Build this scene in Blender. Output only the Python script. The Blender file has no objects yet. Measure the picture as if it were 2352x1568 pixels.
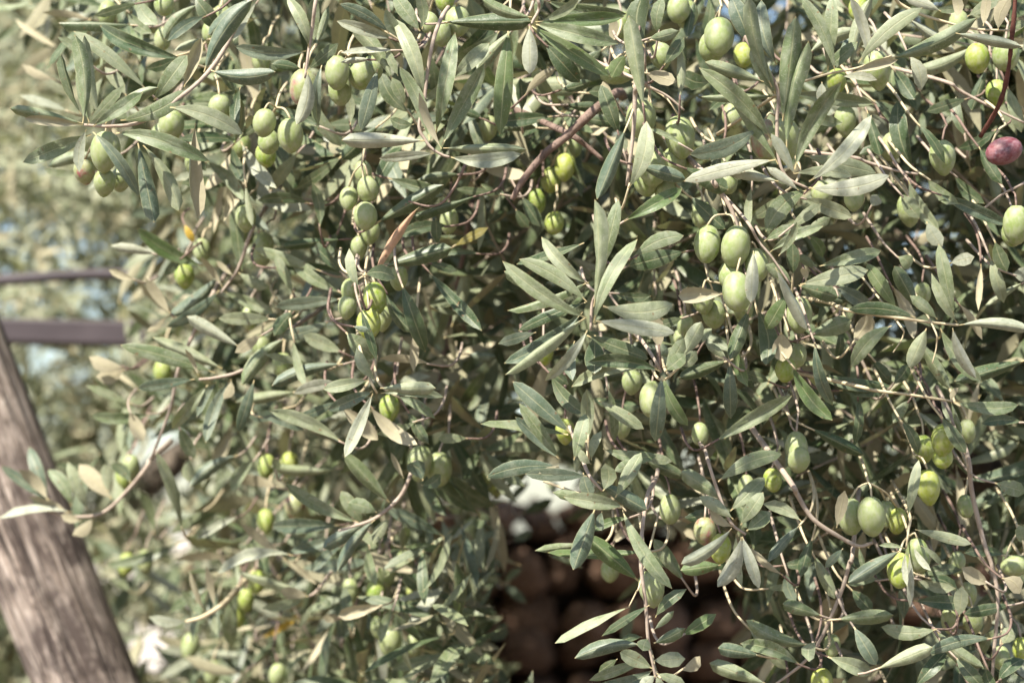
import bpy, math, random
import numpy as np
from mathutils import Vector, Matrix, noise

random.seed(11)
rng = np.random.default_rng(7)
SC = bpy.context.scene
COL = SC.collection

# ------------------------------------------------------------------ camera, sky, sun, exposure
LENS, SENSOR = 50.0, 22.3
PITCH = math.radians(4.78)
CAM = Vector((0.0, 0.0, 1.5))
FOCUS = 1.75
cam_data = bpy.data.cameras.new("camera")
cam_data.lens = LENS
cam_data.sensor_width = SENSOR
cam_data.clip_start = 0.05
cam_data.clip_end = 3000
cam_data.dof.use_dof = True
cam_data.dof.focus_distance = FOCUS
cam_data.dof.aperture_fstop = 3.3
cam_data.dof.aperture_blades = 7
cam = bpy.data.objects.new("camera", cam_data)
cam.location = CAM
cam.rotation_euler = (math.radians(90) + PITCH, 0, 0)
COL.objects.link(cam)
SC.camera = cam

SUN_DIR = Vector((-0.40, -0.50, 0.77)).normalized()      # from the scene towards the sun
sun_elev = math.asin(SUN_DIR.z)
world = bpy.data.worlds.new("World")
SC.world = world
world.use_nodes = True
wn = world.node_tree
wn.nodes.clear()
w_out = wn.nodes.new("ShaderNodeOutputWorld")
w_bg = wn.nodes.new("ShaderNodeBackground")
w_sky = wn.nodes.new("ShaderNodeTexSky")
w_sky.sky_type = 'NISHITA'
w_sky.sun_disc = False
w_sky.sun_elevation = sun_elev
w_sky.sun_rotation = math.atan2(SUN_DIR.x, SUN_DIR.y)
w_sky.dust_density = 1.0
w_sky.air_density = 1.0
w_bg.inputs['Strength'].default_value = 0.085
wn.links.new(w_sky.outputs[0], w_bg.inputs[0])
wn.links.new(w_bg.outputs[0], w_out.inputs[0])

sun_data = bpy.data.lights.new("sun", 'SUN')
sun_data.energy = 5.0
sun_data.angle = math.radians(0.53)
sun_data.color = (1.0, 0.935, 0.83)
sun = bpy.data.objects.new("sun", sun_data)
sun.rotation_euler = (-SUN_DIR).to_track_quat('-Z', 'Y').to_euler()
sun.location = (-4, -6, 9)
COL.objects.link(sun)

SC.view_settings.view_transform = 'Standard'
SC.view_settings.look = 'None'
SC.view_settings.gamma = 1.0
SC.view_settings.use_curve_mapping = False
SC.view_settings.exposure = 1.38
SC.render.engine = 'CYCLES'
SC.cycles.max_bounces = 5
SC.cycles.transparent_max_bounces = 8

# ------------------------------------------------------------------ pixel helpers (photo measured on a 2352 x 1568 view)
FW = Vector((0, math.cos(PITCH), math.sin(PITCH)))
UP = Vector((0, -math.sin(PITCH), math.cos(PITCH)))
RT = Vector((1, 0, 0))
K = SENSOR / LENS / 2352.0
TO = {'A': (0, 0), 'B': (784.3, 0), 'C': (1567.6, 0),
      'D': (0, 522.5), 'E': (784.3, 522.5), 'F': (1567.6, 522.5),
      'G': (0, 1045), 'H': (784.3, 1045), 'I': (1567.6, 1045)}
TS = 0.33365


def at(u, v, d):
    return CAM + FW * d + RT * ((u - 1176) * K * d) + UP * ((784 - v) * K * d)


def zt(tile, x, y, d):
    ox, oy = TO[tile]
    return at(ox + x * TS, oy + y * TS, d)


def project(P):
    q = P - np.array(CAM)
    d = q @ np.array(FW)
    u = 1176 + (q @ np.array(RT)) / d / K
    v = 784 - (q @ np.array(UP)) / d / K
    return u, v, d


# ------------------------------------------------------------------ materials
def new_mat(name):
    m = bpy.data.materials.new(name)
    m.use_nodes = True
    nt = m.node_tree
    nt.nodes.clear()
    return m, nt


class N:
    """tiny node helper"""
    def __init__(self, nt):
        self.nt = nt

    def n(self, typ, **kw):
        nd = self.nt.nodes.new(typ)
        for k, v in kw.items():
            setattr(nd, k, v)
        return nd

    def set(self, sock, v):
        if isinstance(v, bpy.types.NodeSocket):
            self.nt.links.new(v, sock)
        elif v is not None:
            sock.default_value = v

    def math(self, op, a, b=None, clamp=False):
        nd = self.n('ShaderNodeMath', operation=op)
        nd.use_clamp = clamp
        self.set(nd.inputs[0], a)
        if b is not None:
            self.set(nd.inputs[1], b)
        return nd.outputs[0]

    def mix(self, f, a, b, blend='MIX'):
        nd = self.n('ShaderNodeMix', data_type='RGBA', blend_type=blend)
        self.set(nd.inputs['Factor'], f)
        self.set(nd.inputs[6], a)
        self.set(nd.inputs[7], b)
        return nd.outputs[2]

    def ramp(self, f, stops):
        nd = self.n('ShaderNodeValToRGB')
        el = nd.color_ramp.elements
        while len(el) < len(stops):
            el.new(0.5)
        for e, (p, c) in zip(el, stops):
            e.position = p
            e.color = c if len(c) == 4 else (*c, 1)
        self.set(nd.inputs[0], f)
        return nd.outputs[0]

    def noise(self, vec, scale, detail=3, rough=0.55, dist=0.0):
        nd = self.n('ShaderNodeTexNoise')
        self.set(nd.inputs['Vector'], vec)
        nd.inputs['Scale'].default_value = scale
        nd.inputs['Detail'].default_value = detail
        nd.inputs['Roughness'].default_value = rough
        nd.inputs['Distortion'].default_value = dist
        return nd.outputs[0]

    def maprange(self, v, a, b, c=0.0, d=1.0):
        nd = self.n('ShaderNodeMapRange')
        self.set(nd.inputs[0], v)
        for i, x in enumerate((a, b, c, d)):
            nd.inputs[i + 1].default_value = x
        return nd.outputs[0]


def leaf_material(name, stops, under, dust=0.35, rough=0.45, transl=0.12, rib=0.5):
    m, nt = new_mat(name)
    h = N(nt)
    uv = h.n('ShaderNodeUVMap')
    sep = h.n('ShaderNodeSeparateXYZ')
    nt.links.new(uv.outputs[0], sep.inputs[0])
    oi = h.n('ShaderNodeObjectInfo')
    at_ = h.n('ShaderNodeAttribute', attribute_name='rnd')
    r = h.math('FRACT', h.math('ADD', oi.outputs['Random'], at_.outputs['Fac']))
    geo = h.n('ShaderNodeNewGeometry')
    # across: 0..1 -> 0 at the midrib, 1 at the margin
    ax = h.math('ABSOLUTE', h.math('SUBTRACT', h.math('MULTIPLY', sep.outputs[0], 2.0), 1.0))
    vec = h.n('ShaderNodeCombineXYZ')
    h.set(vec.inputs[0], h.math('MULTIPLY', sep.outputs[0], 0.2))
    h.set(vec.inputs[1], sep.outputs[1])
    h.set(vec.inputs[2], h.math('MULTIPLY', r, 37.0))
    v = vec.outputs[0]
    base = h.ramp(r, stops)
    n1 = h.noise(v, 9.0, 4, 0.6)
    base = h.mix(h.maprange(n1, 0.35, 0.7, 0.0, 0.5), base, (0.055, 0.078, 0.036, 1), 'MIX')
    # dust film and specks lying on the upper face
    n2 = h.noise(v, 5.0, 5, 0.7, 0.6)
    dustf = h.math('MULTIPLY', h.maprange(n2, 0.42, 0.68), dust)
    base = h.mix(dustf, base, (0.298, 0.315, 0.235, 1))
    n3 = h.noise(v, 60.0, 2, 0.6)
    base = h.mix(h.maprange(n3, 0.60, 0.70, 0.0, 0.6 * (dust + 0.3)), base, (0.42, 0.42, 0.33, 1))
    # brown blemishes, few
    n4 = h.noise(v, 14.0, 1, 0.5)
    base = h.mix(h.maprange(n4, 0.72, 0.77, 0.0, 0.7), base, (0.16, 0.09, 0.045, 1))
    ribf = h.maprange(ax, 0.03, 0.10, rib, 0.0)
    base = h.mix(ribf, base, (0.30, 0.30, 0.17, 1))
    edge = h.maprange(ax, 0.90, 0.99, 0.0, 0.45)
    base = h.mix(edge, base, (0.27, 0.27, 0.13, 1))
    pet = h.maprange(sep.outputs[1], 0.045, 0.085, 1.0, 0.0)
    base = h.mix(pet, base, (0.46, 0.38, 0.20, 1))
    tip = h.maprange(sep.outputs[1], 0.975, 0.995, 0.0, 0.8)
    base = h.mix(tip, base, (0.34, 0.26, 0.12, 1))
    und = h.mix(h.maprange(n1, 0.3, 0.75), under, tuple(c * 0.8 for c in under[:3]) + (1,))
    und = h.mix(h.maprange(ax, 0.03, 0.11, 0.5, 0.0), und, (0.36, 0.33, 0.19, 1))
    und = h.mix(pet, und, (0.46, 0.38, 0.20, 1))
    colr = h.mix(geo.outputs['Backfacing'], base, und)
    bs = h.n('ShaderNodeBsdfPrincipled')
    h.set(bs.inputs['Base Color'], colr)
    rg = h.math('ADD', h.math('MULTIPLY', dustf, 0.5), rough)
    rg = h.math('ADD', rg, h.math('MULTIPLY', geo.outputs['Backfacing'], 0.25), True)
    h.set(bs.inputs['Roughness'], rg)
    bs.inputs['Specular IOR Level'].default_value = 0.36
    bmp = h.n('ShaderNodeBump')
    bmp.inputs['Strength'].default_value = 0.25
    bmp.inputs['Distance'].default_value = 0.0012
    hh = h.math('ADD', h.math('MULTIPLY', h.maprange(ax, 0.0, 0.12), 0.6), h.math('MULTIPLY', h.noise(v, 40.0, 3), 0.6))
    h.set(bmp.inputs['Height'], hh)
    h.set(bs.inputs['Normal'], bmp.outputs[0])
    tr = h.n('ShaderNodeBsdfTranslucent')
    h.set(tr.inputs[0], h.mix(0.5, colr, (0.22, 0.30, 0.05, 1)))
    ms = h.n('ShaderNodeMixShader')
    ms.inputs[0].default_value = transl
    nt.links.new(bs.outputs[0], ms.inputs[1])
    nt.links.new(tr.outputs[0], ms.inputs[2])
    out = h.n('ShaderNodeOutputMaterial')
    nt.links.new(ms.outputs[0], out.inputs[0])
    return m


UND = (0.37, 0.335, 0.225, 1)
LEAF = {
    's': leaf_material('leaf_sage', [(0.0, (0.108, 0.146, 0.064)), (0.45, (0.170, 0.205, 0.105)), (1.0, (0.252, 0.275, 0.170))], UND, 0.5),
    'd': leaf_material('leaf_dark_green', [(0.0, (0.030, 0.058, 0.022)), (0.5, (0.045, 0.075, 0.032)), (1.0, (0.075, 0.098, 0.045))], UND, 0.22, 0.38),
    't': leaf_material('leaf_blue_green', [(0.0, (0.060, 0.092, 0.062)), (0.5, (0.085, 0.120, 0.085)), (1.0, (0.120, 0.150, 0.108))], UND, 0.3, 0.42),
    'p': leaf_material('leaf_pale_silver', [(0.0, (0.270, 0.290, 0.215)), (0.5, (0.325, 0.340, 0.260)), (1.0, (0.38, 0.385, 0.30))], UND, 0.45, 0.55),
    'g': leaf_material('leaf_fresh_green', [(0.0, (0.070, 0.115, 0.035)), (0.5, (0.090, 0.140, 0.045)), (1.0, (0.125, 0.165, 0.065))], UND, 0.2, 0.40, 0.2),
    'y': leaf_material('leaf_yellow', [(0.0, (0.55, 0.34, 0.03)), (1.0, (0.62, 0.40, 0.05))], (0.5, 0.36, 0.08, 1), 0.05, 0.5, 0.3),
    'o': leaf_material('leaf_mustard', [(0.0, (0.20, 0.175, 0.045)), (1.0, (0.27, 0.22, 0.055))], UND, 0.2, 0.45, 0.2),
    'r': leaf_material('leaf_dry', [(0.0, (0.44, 0.235, 0.15)), (1.0, (0.48, 0.27, 0.17))], (0.46, 0.27, 0.18, 1), 0.15, 0.7, 0.15),
    'a': leaf_material('leaf_sunlit_mixed', [(0.0, (0.190, 0.215, 0.120)), (0.4, (0.290, 0.308, 0.200)), (1.0, (0.40, 0.40, 0.29))], UND, 0.55, 0.5, 0.28),  # paler ramp puts sunlight on the background trees into the leaf colour
    'm': leaf_material('leaf_shaded_mixed', [(0.0, (0.032, 0.056, 0.020)), (0.35, (0.060, 0.088, 0.034)), (0.7, (0.104, 0.130, 0.060)), (1.0, (0.205, 0.226, 0.132))], (0.25, 0.235, 0.15, 1), 0.3, 0.42, 0.10),  # darker ramp puts the inner crown's shade into the leaf colour
}


def olive_material(name, kind):
    m, nt = new_mat(name)
    h = N(nt)
    tc = h.n('ShaderNodeTexCoord')
    oi = h.n('ShaderNodeObjectInfo')
    v0 = h.n('ShaderNodeVectorMath', operation='ADD')
    nt.links.new(tc.outputs['Object'], v0.inputs[0])
    off = h.n('ShaderNodeCombineXYZ')
    for i in range(3):
        h.set(off.inputs[i], h.math('MULTIPLY', oi.outputs['Random'], 13.0 + 7 * i))
    nt.links.new(off.outputs[0], v0.inputs[1])
    v = v0.outputs[0]
    if kind == 'green':
        base = h.ramp(oi.outputs['Random'], [(0.0, (0.175, 0.230, 0.062)), (0.5, (0.205, 0.262, 0.090)), (1.0, (0.230, 0.275, 0.105))])
        pale = (0.275, 0.300, 0.155, 1)
    elif kind == 'bright':
        base = h.ramp(oi.outputs['Random'], [(0.0, (0.150, 0.235, 0.020)), (1.0, (0.250, 0.300, 0.032))])
        pale = (0.30, 0.32, 0.085, 1)
    elif kind == 'blotch':
        base = h.ramp(oi.outputs['Random'], [(0.0, (0.19, 0.23, 0.08)), (1.0, (0.21, 0.24, 0.09))])
        pale = (0.29, 0.29, 0.155, 1)
    else:
        base = h.ramp(oi.outputs['Random'], [(0.0, (0.12, 0.026, 0.036)), (1.0, (0.15, 0.034, 0.045))])
        pale = (0.19, 0.060, 0.062, 1)
    n1 = h.noise(v, 1.6, 3)
    base = h.mix(h.maprange(n1, 0.35, 0.72), base, pale)
    if kind == 'blotch':
        n2 = h.noise(v, 1.1, 4)
        base = h.mix(h.maprange(n2, 0.50, 0.68), base, (0.27, 0.075, 0.085, 1))
    if kind == 'purple':
        n2 = h.noise(v, 1.0, 4)
        base = h.mix(h.maprange(n2, 0.50, 0.66), base, (0.045, 0.014, 0.025, 1))
    vor = h.n('ShaderNodeTexVoronoi')
    h.set(vor.inputs['Vector'], v)
    vor.inputs['Scale'].default_value = 11.0
    base = h.mix(h.maprange(vor.outputs['Distance'], 0.07, 0.14, 0.65, 0.0), base, (0.40, 0.41, 0.27, 1))
    # waxy bloom
    n3 = h.noise(v, 3.2, 5, 0.65)
    bloom = h.maprange(n3, 0.42, 0.70, 0.0, 0.5)
    base = h.mix(bloom, base, (0.31, 0.335, 0.245, 1) if kind != 'purple' else (0.30, 0.22, 0.25, 1))
    n5 = h.noise(v, 4.5, 2, 0.5)
    base = h.mix(h.maprange(n5, 0.70, 0.76, 0.0, 0.55), base, (0.20, 0.135, 0.055, 1))
    bs = h.n('ShaderNodeBsdfPrincipled')
    h.set(bs.inputs['Base Color'], base)
    h.set(bs.inputs['Roughness'], h.math('ADD', h.math('MULTIPLY', bloom, 0.5), 0.46))
    bs.inputs['Specular IOR Level'].default_value = 0.45
    bs.inputs['Subsurface Weight'].default_value = 0.18
    bs.inputs['Subsurface Radius'].default_value = (0.006, 0.007, 0.002)
    bs.inputs['Subsurface Scale'].default_value = 0.6
    bmp = h.n('ShaderNodeBump')
    bmp.inputs['Strength'].default_value = 0.12
    bmp.inputs['Distance'].default_value = 0.001
    h.set(bmp.inputs['Height'], h.noise(v, 8.0, 3))
    h.set(bs.inputs['Normal'], bmp.outputs[0])
    out = h.n('ShaderNodeOutputMaterial')
    nt.links.new(bs.outputs[0], out.inputs[0])
    return m


OLIVE = {'': olive_material('olive_green', 'green'), 'b': olive_material('olive_bright', 'bright'),
         'k': olive_material('olive_blotched', 'blotch'), 'v': olive_material('olive_purple', 'purple')}


def rough_material(name, stops, scale, rough=0.85, bump=0.004, stretch=(1, 1, 1), dark=None, attr_tint=0.0):
    m, nt = new_mat(name)
    h = N(nt)
    tc = h.n('ShaderNodeTexCoord')
    mp = h.n('ShaderNodeMapping')
    mp.inputs['Scale'].default_value = stretch
    nt.links.new(tc.outputs['Object'], mp.inputs[0])
    oi = h.n('ShaderNodeObjectInfo')
    off = h.n('ShaderNodeVectorMath', operation='ADD')
    nt.links.new(mp.outputs[0], off.inputs[0])
    cx = h.n('ShaderNodeCombineXYZ')
    for i in range(3):
        h.set(cx.inputs[i], h.math('MULTIPLY', oi.outputs['Random'], 17.0 + 5 * i))
    nt.links.new(cx.outputs[0], off.inputs[1])
    v = off.outputs[0]
    n1 = h.noise(v, scale, 6, 0.6, 0.3)
    c = h.ramp(n1, stops)
    if dark:
        n2 = h.noise(v, scale * 2.7, 4, 0.6)
        c = h.mix(h.maprange(n2, 0.55, 0.7), c, dark)
    if attr_tint:
        hv = h.n('ShaderNodeHueSaturation')
        h.set(hv.inputs['Color'], c)
        h.set(hv.inputs['Value'], h.maprange(oi.outputs['Random'], 0, 1, 1 - attr_tint, 1 + attr_tint))
        c = hv.outputs[0]
    bs = h.n('ShaderNodeBsdfPrincipled')
    h.set(bs.inputs['Base Color'], c)
    bs.inputs['Roughness'].default_value = rough
    bs.inputs['Specular IOR Level'].default_value = 0.3
    bmp = h.n('ShaderNodeBump')
    bmp.inputs['Strength'].default_value = 0.6
    bmp.inputs['Distance'].default_value = bump
    h.set(bmp.inputs['Height'], h.noise(v, scale * 3, 5, 0.65))
    h.set(bs.inputs['Normal'], bmp.outputs[0])
    out = h.n('ShaderNodeOutputMaterial')
    nt.links.new(bs.outputs[0], out.inputs[0])
    return m


M_TWIG = rough_material('twig_bark', [(0.3, (0.26, 0.20, 0.155)), (0.7, (0.40, 0.335, 0.27))], 120, 0.8, 0.0006)
M_SHOOT = rough_material('young_shoot', [(0.3, (0.38, 0.315, 0.20)), (0.7, (0.50, 0.43, 0.28))], 120, 0.7, 0.0004)
M_BROWN = rough_material('brown_twig_bark', [(0.3, (0.120, 0.080, 0.062)), (0.7, (0.225, 0.160, 0.130))], 90, 0.85, 0.0012, dark=(0.03, 0.022, 0.02, 1))
M_TRUNK = rough_material('trunk_bark', [(0.3, (0.07, 0.055, 0.042)), (0.7, (0.17, 0.14, 0.11))], 14, 0.95, 0.02, (1, 1, 0.3))
M_RAIL = rough_material('painted_rail', [(0.3, (0.038, 0.030, 0.034)), (0.7, (0.070, 0.056, 0.062))], 8, 0.55, 0.0005)
M_WIRE = rough_material('rust', [(0.3, (0.055, 0.020, 0.014)), (0.7, (0.12, 0.045, 0.03))], 150, 0.9, 0.0012)
M_STONE = rough_material('wall_stone', [(0.25, (0.085, 0.048, 0.030)), (0.5, (0.160, 0.094, 0.062)), (0.72, (0.30, 0.215, 0.160))], 9, 0.95, 0.012, attr_tint=0.35)
M_CORE = rough_material('wall_earth', [(0.3, (0.04, 0.03, 0.022)), (0.7, (0.075, 0.055, 0.042))], 12, 1.0, 0.02)
M_GROUND = rough_material('pale_gravel', [(0.25, (0.36, 0.31, 0.255)), (0.55, (0.50, 0.45, 0.385)), (0.8, (0.58, 0.53, 0.46))], 1.3, 0.95, 0.02)


def wood_material():
    m, nt = new_mat('weathered_wood')
    h = N(nt)
    tc = h.n('ShaderNodeTexCoord')
    mp = h.n('ShaderNodeMapping')
    mp.inputs['Scale'].default_value = (1, 1, 0.16)
    nt.links.new(tc.outputs['Object'], mp.inputs[0])
    g = h.noise(mp.outputs[0], 62, 7, 0.8, 1.4)
    c = h.ramp(g, [(0.30, (0.075, 0.057, 0.048)), (0.45, (0.240, 0.192, 0.160)), (0.53, (0.46, 0.385, 0.33)), (0.66, (0.60, 0.52, 0.46))])
    big = h.noise(tc.outputs['Object'], 7.0, 4, 0.6, 0.8)
    # dark patches with broken edges
    st = h.noise(mp.outputs[0], 60, 6, 0.8, 0.6)
    dark_patch = h.math('MULTIPLY', h.maprange(big, 0.38, 0.54), h.maprange(st, 0.42, 0.53))
    c = h.mix(h.math('MULTIPLY', dark_patch, 0.9), c, (0.055, 0.040, 0.036, 1))
    mp2 = h.n('ShaderNodeMapping')
    mp2.inputs['Scale'].default_value = (1, 1, 0.03)
    nt.links.new(tc.outputs['Object'], mp2.inputs[0])
    cr = h.noise(mp2.outputs[0], 40, 2, 0.5, 0.4)
    crack = h.maprange(h.math('ABSOLUTE', h.math('SUBTRACT', cr, 0.5)), 0.0, 0.03, 1.0, 0.0)
    c = h.mix(h.math('MULTIPLY', crack, 0.85), c, (0.026, 0.020, 0.018, 1))
    bs = h.n('ShaderNodeBsdfPrincipled')
    h.set(bs.inputs['Base Color'], c)
    bs.inputs['Roughness'].default_value = 0.85
    bs.inputs['Specular IOR Level'].default_value = 0.25
    bmp = h.n('ShaderNodeBump')
    bmp.inputs['Strength'].default_value = 0.8
    bmp.inputs['Distance'].default_value = 0.004
    h.set(bmp.inputs['Height'], h.math('SUBTRACT', g, h.math('MULTIPLY', crack, 0.8)))
    h.set(bs.inputs['Normal'], bmp.outputs[0])
    out = h.n('ShaderNodeOutputMaterial')
    nt.links.new(bs.outputs[0], out.inputs[0])
    return m


M_WOOD = wood_material()


# ------------------------------------------------------------------ mesh helpers
def mesh_obj(name, verts, faces, mat, parent=None, smooth=True):
    me = bpy.data.meshes.new(name)
    me.from_pydata([tuple(v) for v in verts], [], faces)
    me.materials.append(mat)
    if smooth:
        me.polygons.foreach_set('use_smooth', [True] * len(me.polygons))
    me.update()
    o = bpy.data.objects.new(name, me)
    COL.objects.link(o)
    if parent:
        o.parent = parent
    return o


def tag(o, label=None, cat=None, group=None, kind=None):
    for k, v in (('label', label), ('category', cat), ('group', group), ('kind', kind)):
        if v:
            o[k] = v
    return o


def catmull(pts, n):
    if len(pts) < 3:
        return [pts[0].lerp(pts[-1], i / n) for i in range(n + 1)]
    P = [pts[0] * 2 - pts[1]] + list(pts) + [pts[-1] * 2 - pts[-2]]
    out = []
    for i in range(1, len(P) - 2):
        for k in range(n):
            t = k / n
            a, b, c, d = P[i - 1], P[i], P[i + 1], P[i + 2]
            out.append(0.5 * ((2 * b) + (c - a) * t + (2 * a - 5 * b + 4 * c - d) * t * t + (3 * b - a - 3 * c + d) * t ** 3))
    out.append(pts[-1].copy())
    return out


class Tubes:
    def __init__(self):
        self.v, self.f = [], []

    def add(self, pts, r0, r1, sides=6, sub=3, knob=0.0):
        pts = catmull([Vector(p) for p in pts], sub)
        n = len(pts)
        T = (pts[1] - pts[0]).normalized()
        ref = T.orthogonal().normalized()
        b0 = len(self.v)
        for i, p in enumerate(pts):
            a = pts[max(i - 1, 0)]
            c = pts[min(i + 1, n - 1)]
            T = (c - a).normalized()
            ref = (ref - T * ref.dot(T)).normalized()
            bi = T.cross(ref)
            r = r0 + (r1 - r0) * i / (n - 1)
            if knob:
                r *= 1 + knob * (noise.noise(p * 70) + (0.5 if random.random() < 0.2 else 0))
            for k in range(sides):
                a_ = 2 * math.pi * k / sides
                self.v.append(p + (ref * math.cos(a_) + bi * math.sin(a_)) * r)
        for i in range(n - 1):
            for k in range(sides):
                k2 = (k + 1) % sides
                self.f.append((b0 + i * sides + k, b0 + i * sides + k2, b0 + (i + 1) * sides + k2, b0 + (i + 1) * sides + k))
        self.f.append(tuple(b0 + k for k in reversed(range(sides))))
        self.f.append(tuple(b0 + (n - 1) * sides + k for k in range(sides)))
        return self

    def build(self, name, mat, parent=None):
        return mesh_obj(name, self.v, self.f, mat, parent)


# ---- leaf template: length 1 along Y, half width 0.5 along X, upper side +Z
def leaf_profile(t, blunt):
    p = 0.055
    if t <= p:
        return 0.045
    s = (t - p) / (1 - p)
    e = 0.40 if blunt else 0.62
    w = (s ** 0.85) * ((1 - s) ** e)
    sm = 0.85 / (0.85 + e)
    w /= (sm ** 0.85) * ((1 - sm) ** e)
    return max(0.5 * w, 0.012) if t < 1 else 0.004


def leaf_template(rows, cols, curv, bend, fold, blunt=False, twist=0.0, wav=0.0):
    """rows: t values; cols: across positions -1..1"""
    V, UVs, F = [], [], []
    for t in rows:
        hw = leaf_profile(t, blunt)
        for c in cols:
            x = c * hw
            z = curv * (t * (1 - t)) * 4 * 0.25 + 0.0
            z -= curv * 0.9 * t * t * 0.5
            z += fold * abs(c) * hw * 0.6 - 0.45 * hw * c * c
            tw = twist * (t - 0.2)
            zz = z + x * math.sin(tw) * 0.35 + wav * math.sin(t * 13 + c) * hw * 0.12 * abs(c)
            V.append((x + bend * 4 * t * (1 - t) / 0.2 * 0.2, t, zz))
            UVs.append((0.5 + 0.5 * c, t))
    nc = len(cols)
    for i in range(len(rows) - 1):
        for k in range(nc - 1):
            F.append((i * nc + k, i * nc + k + 1, (i + 1) * nc + k + 1, (i + 1) * nc + k))
    return np.array(V), np.array(UVs), F


R_HI = [0.0, 0.055, 0.14, 0.28, 0.44, 0.60, 0.75, 0.89, 1.0]
R_LO = [0.0, 0.07, 0.27, 0.52, 0.78, 1.0]
C_HI = [-1, -0.5, 0, 0.5, 1]
C_LO = [-1, 0, 1]
W0 = 0.19                      # template half widths are scaled so that X width 1 == leaf width


def leaf_mesh(name, tpl):
    V, U, F = tpl
    me = bpy.data.meshes.new(name)
    me.from_pydata([tuple(v) for v in V], [], F)
    uvl = me.uv_layers.new(name='UVMap')
    li = np.zeros(len(me.loops), dtype=np.int32)
    me.loops.foreach_get('vertex_index', li)
    uvl.data.foreach_set('uv', U[li].astype(np.float32).ravel())
    me.polygons.foreach_set('use_smooth', [True] * len(me.polygons))
    me.materials.append(LEAF['s'])
    me.update()
    return me


# leaf template space: x is in units of leaf WIDTH, z in units of leaf LENGTH*0.2 handled by matrix
VAR = []
for bend in (-0.35, 0.0, 0.35):
    for curv, fold, blunt, tw, wv in ((0.7, 0.7, False, 0.8, 0.5), (-0.7, 1.25, False, -1.0, 1.0), (0.2, -0.3, True, 0.5, 1.6), (1.3, 0.95, False, 1.5, 0.6), (0.4, -0.5, False, -1.2, 0.8), (2.0, 1.3, False, 1.8, 1.2)):
        VAR.append((bend, leaf_mesh('leaf', leaf_template(R_HI, C_HI, curv, bend, fold, blunt, tw, wv))))


def pick_var(bend):
    b = {-1: -0.35, 0: 0.0, 1: 0.35}[bend]
    return random.choice([m for q, m in VAR if q == b])


# ------------------------------------------------------------------ main olive tree root
TREE_BASE = Vector((0.75, 2.95, 0.0))
tree = bpy.data.objects.new('olive_tree', None)
tree.location = TREE_BASE
COL.objects.link(tree)
tag(tree, 'large olive tree in sharp focus, silvery leaves and many green olives hanging on its twigs', 'olive tree')
OFF = -TREE_BASE


def tube_local(tb, name, mat, parent=tree, off=OFF):
    tb.v = [v + off for v in tb.v]
    return tb.build(name, mat, parent)


HERO = []          # leaf records (size in px, args) - the 300 largest become parts, the rest joins the foliage
OLIVES = []


def leaf_frame(B, T, wapp, flags):
    A = T - B
    L = A.length
    A = A / L
    mid = (B + T) / 2
    toc = (CAM - mid).normalized()
    Nn = (toc - A * toc.dot(A)).normalized()
    W = max(wapp, 0.155 * L)
    ang = math.acos(min(1.0, wapp / W)) * 0.92
    q1 = Matrix.Rotation(ang, 3, A) @ Nn
    q2 = Matrix.Rotation(-ang, 3, A) @ Nn
    Nn = q1 if q1.z > q2.z else q2
    if 'u' in flags:
        Nn = -Nn
    X = A.cross(Nn)
    return A, X, Nn, L, W


def place_leaf(twig, tile, z, bx, by, tx, ty, w, flags='', dz=0.0):
    d = FOCUS + z + dz + random.uniform(-0.008, 0.008)
    B = zt(tile, bx, by, d)
    px = math.hypot(tx - bx, ty - by) * TS
    Lp = px * K * d
    T = zt(tile, tx, ty, d - random.uniform(-0.12, 0.28) * Lp)
    wm = w * TS * K * d * 1.0
    HERO.append((px * w, twig, B, T, wm, flags))


def hero_leaf_object(rec):
    _, twig, B, T, wm, flags = rec
    A, X, Nn, L, W = leaf_frame(B, T, wm, flags)
    bend = 0
    if '<' in flags:
        bend = -1
    elif '>' in flags:
        bend = 1
    else:
        bend = random.choice((-1, 0, 0, 1)) if L > 0.04 else 0
    me = pick_var(bend)
    o = bpy.data.objects.new('leaf', me)
    zs = 0.28 * L
    M = Matrix(((X.x * W, A.x * L, Nn.x * zs, B.x + OFF.x), (X.y * W, A.y * L, Nn.y * zs, B.y + OFF.y), (X.z * W, A.z * L, Nn.z * zs, B.z + OFF.z), (0, 0, 0, 1)))
    COL.objects.link(o)
    o.parent = twig
    o.matrix_local = M
    k = next((c for c in flags if c in LEAF), None)
    if k is None:
        k = random.choices('sdtp', (6, 2.2, 1.6, 0.6))[0]
    o.material_slots[0].link = 'OBJECT'
    o.material_slots[0].material = LEAF[k]
    if k == 'y':
        o['label'] = 'yellowed leaf'
    if k == 'r':
        o['label'] = 'dry pinkish-brown leaf'
    return o


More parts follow.
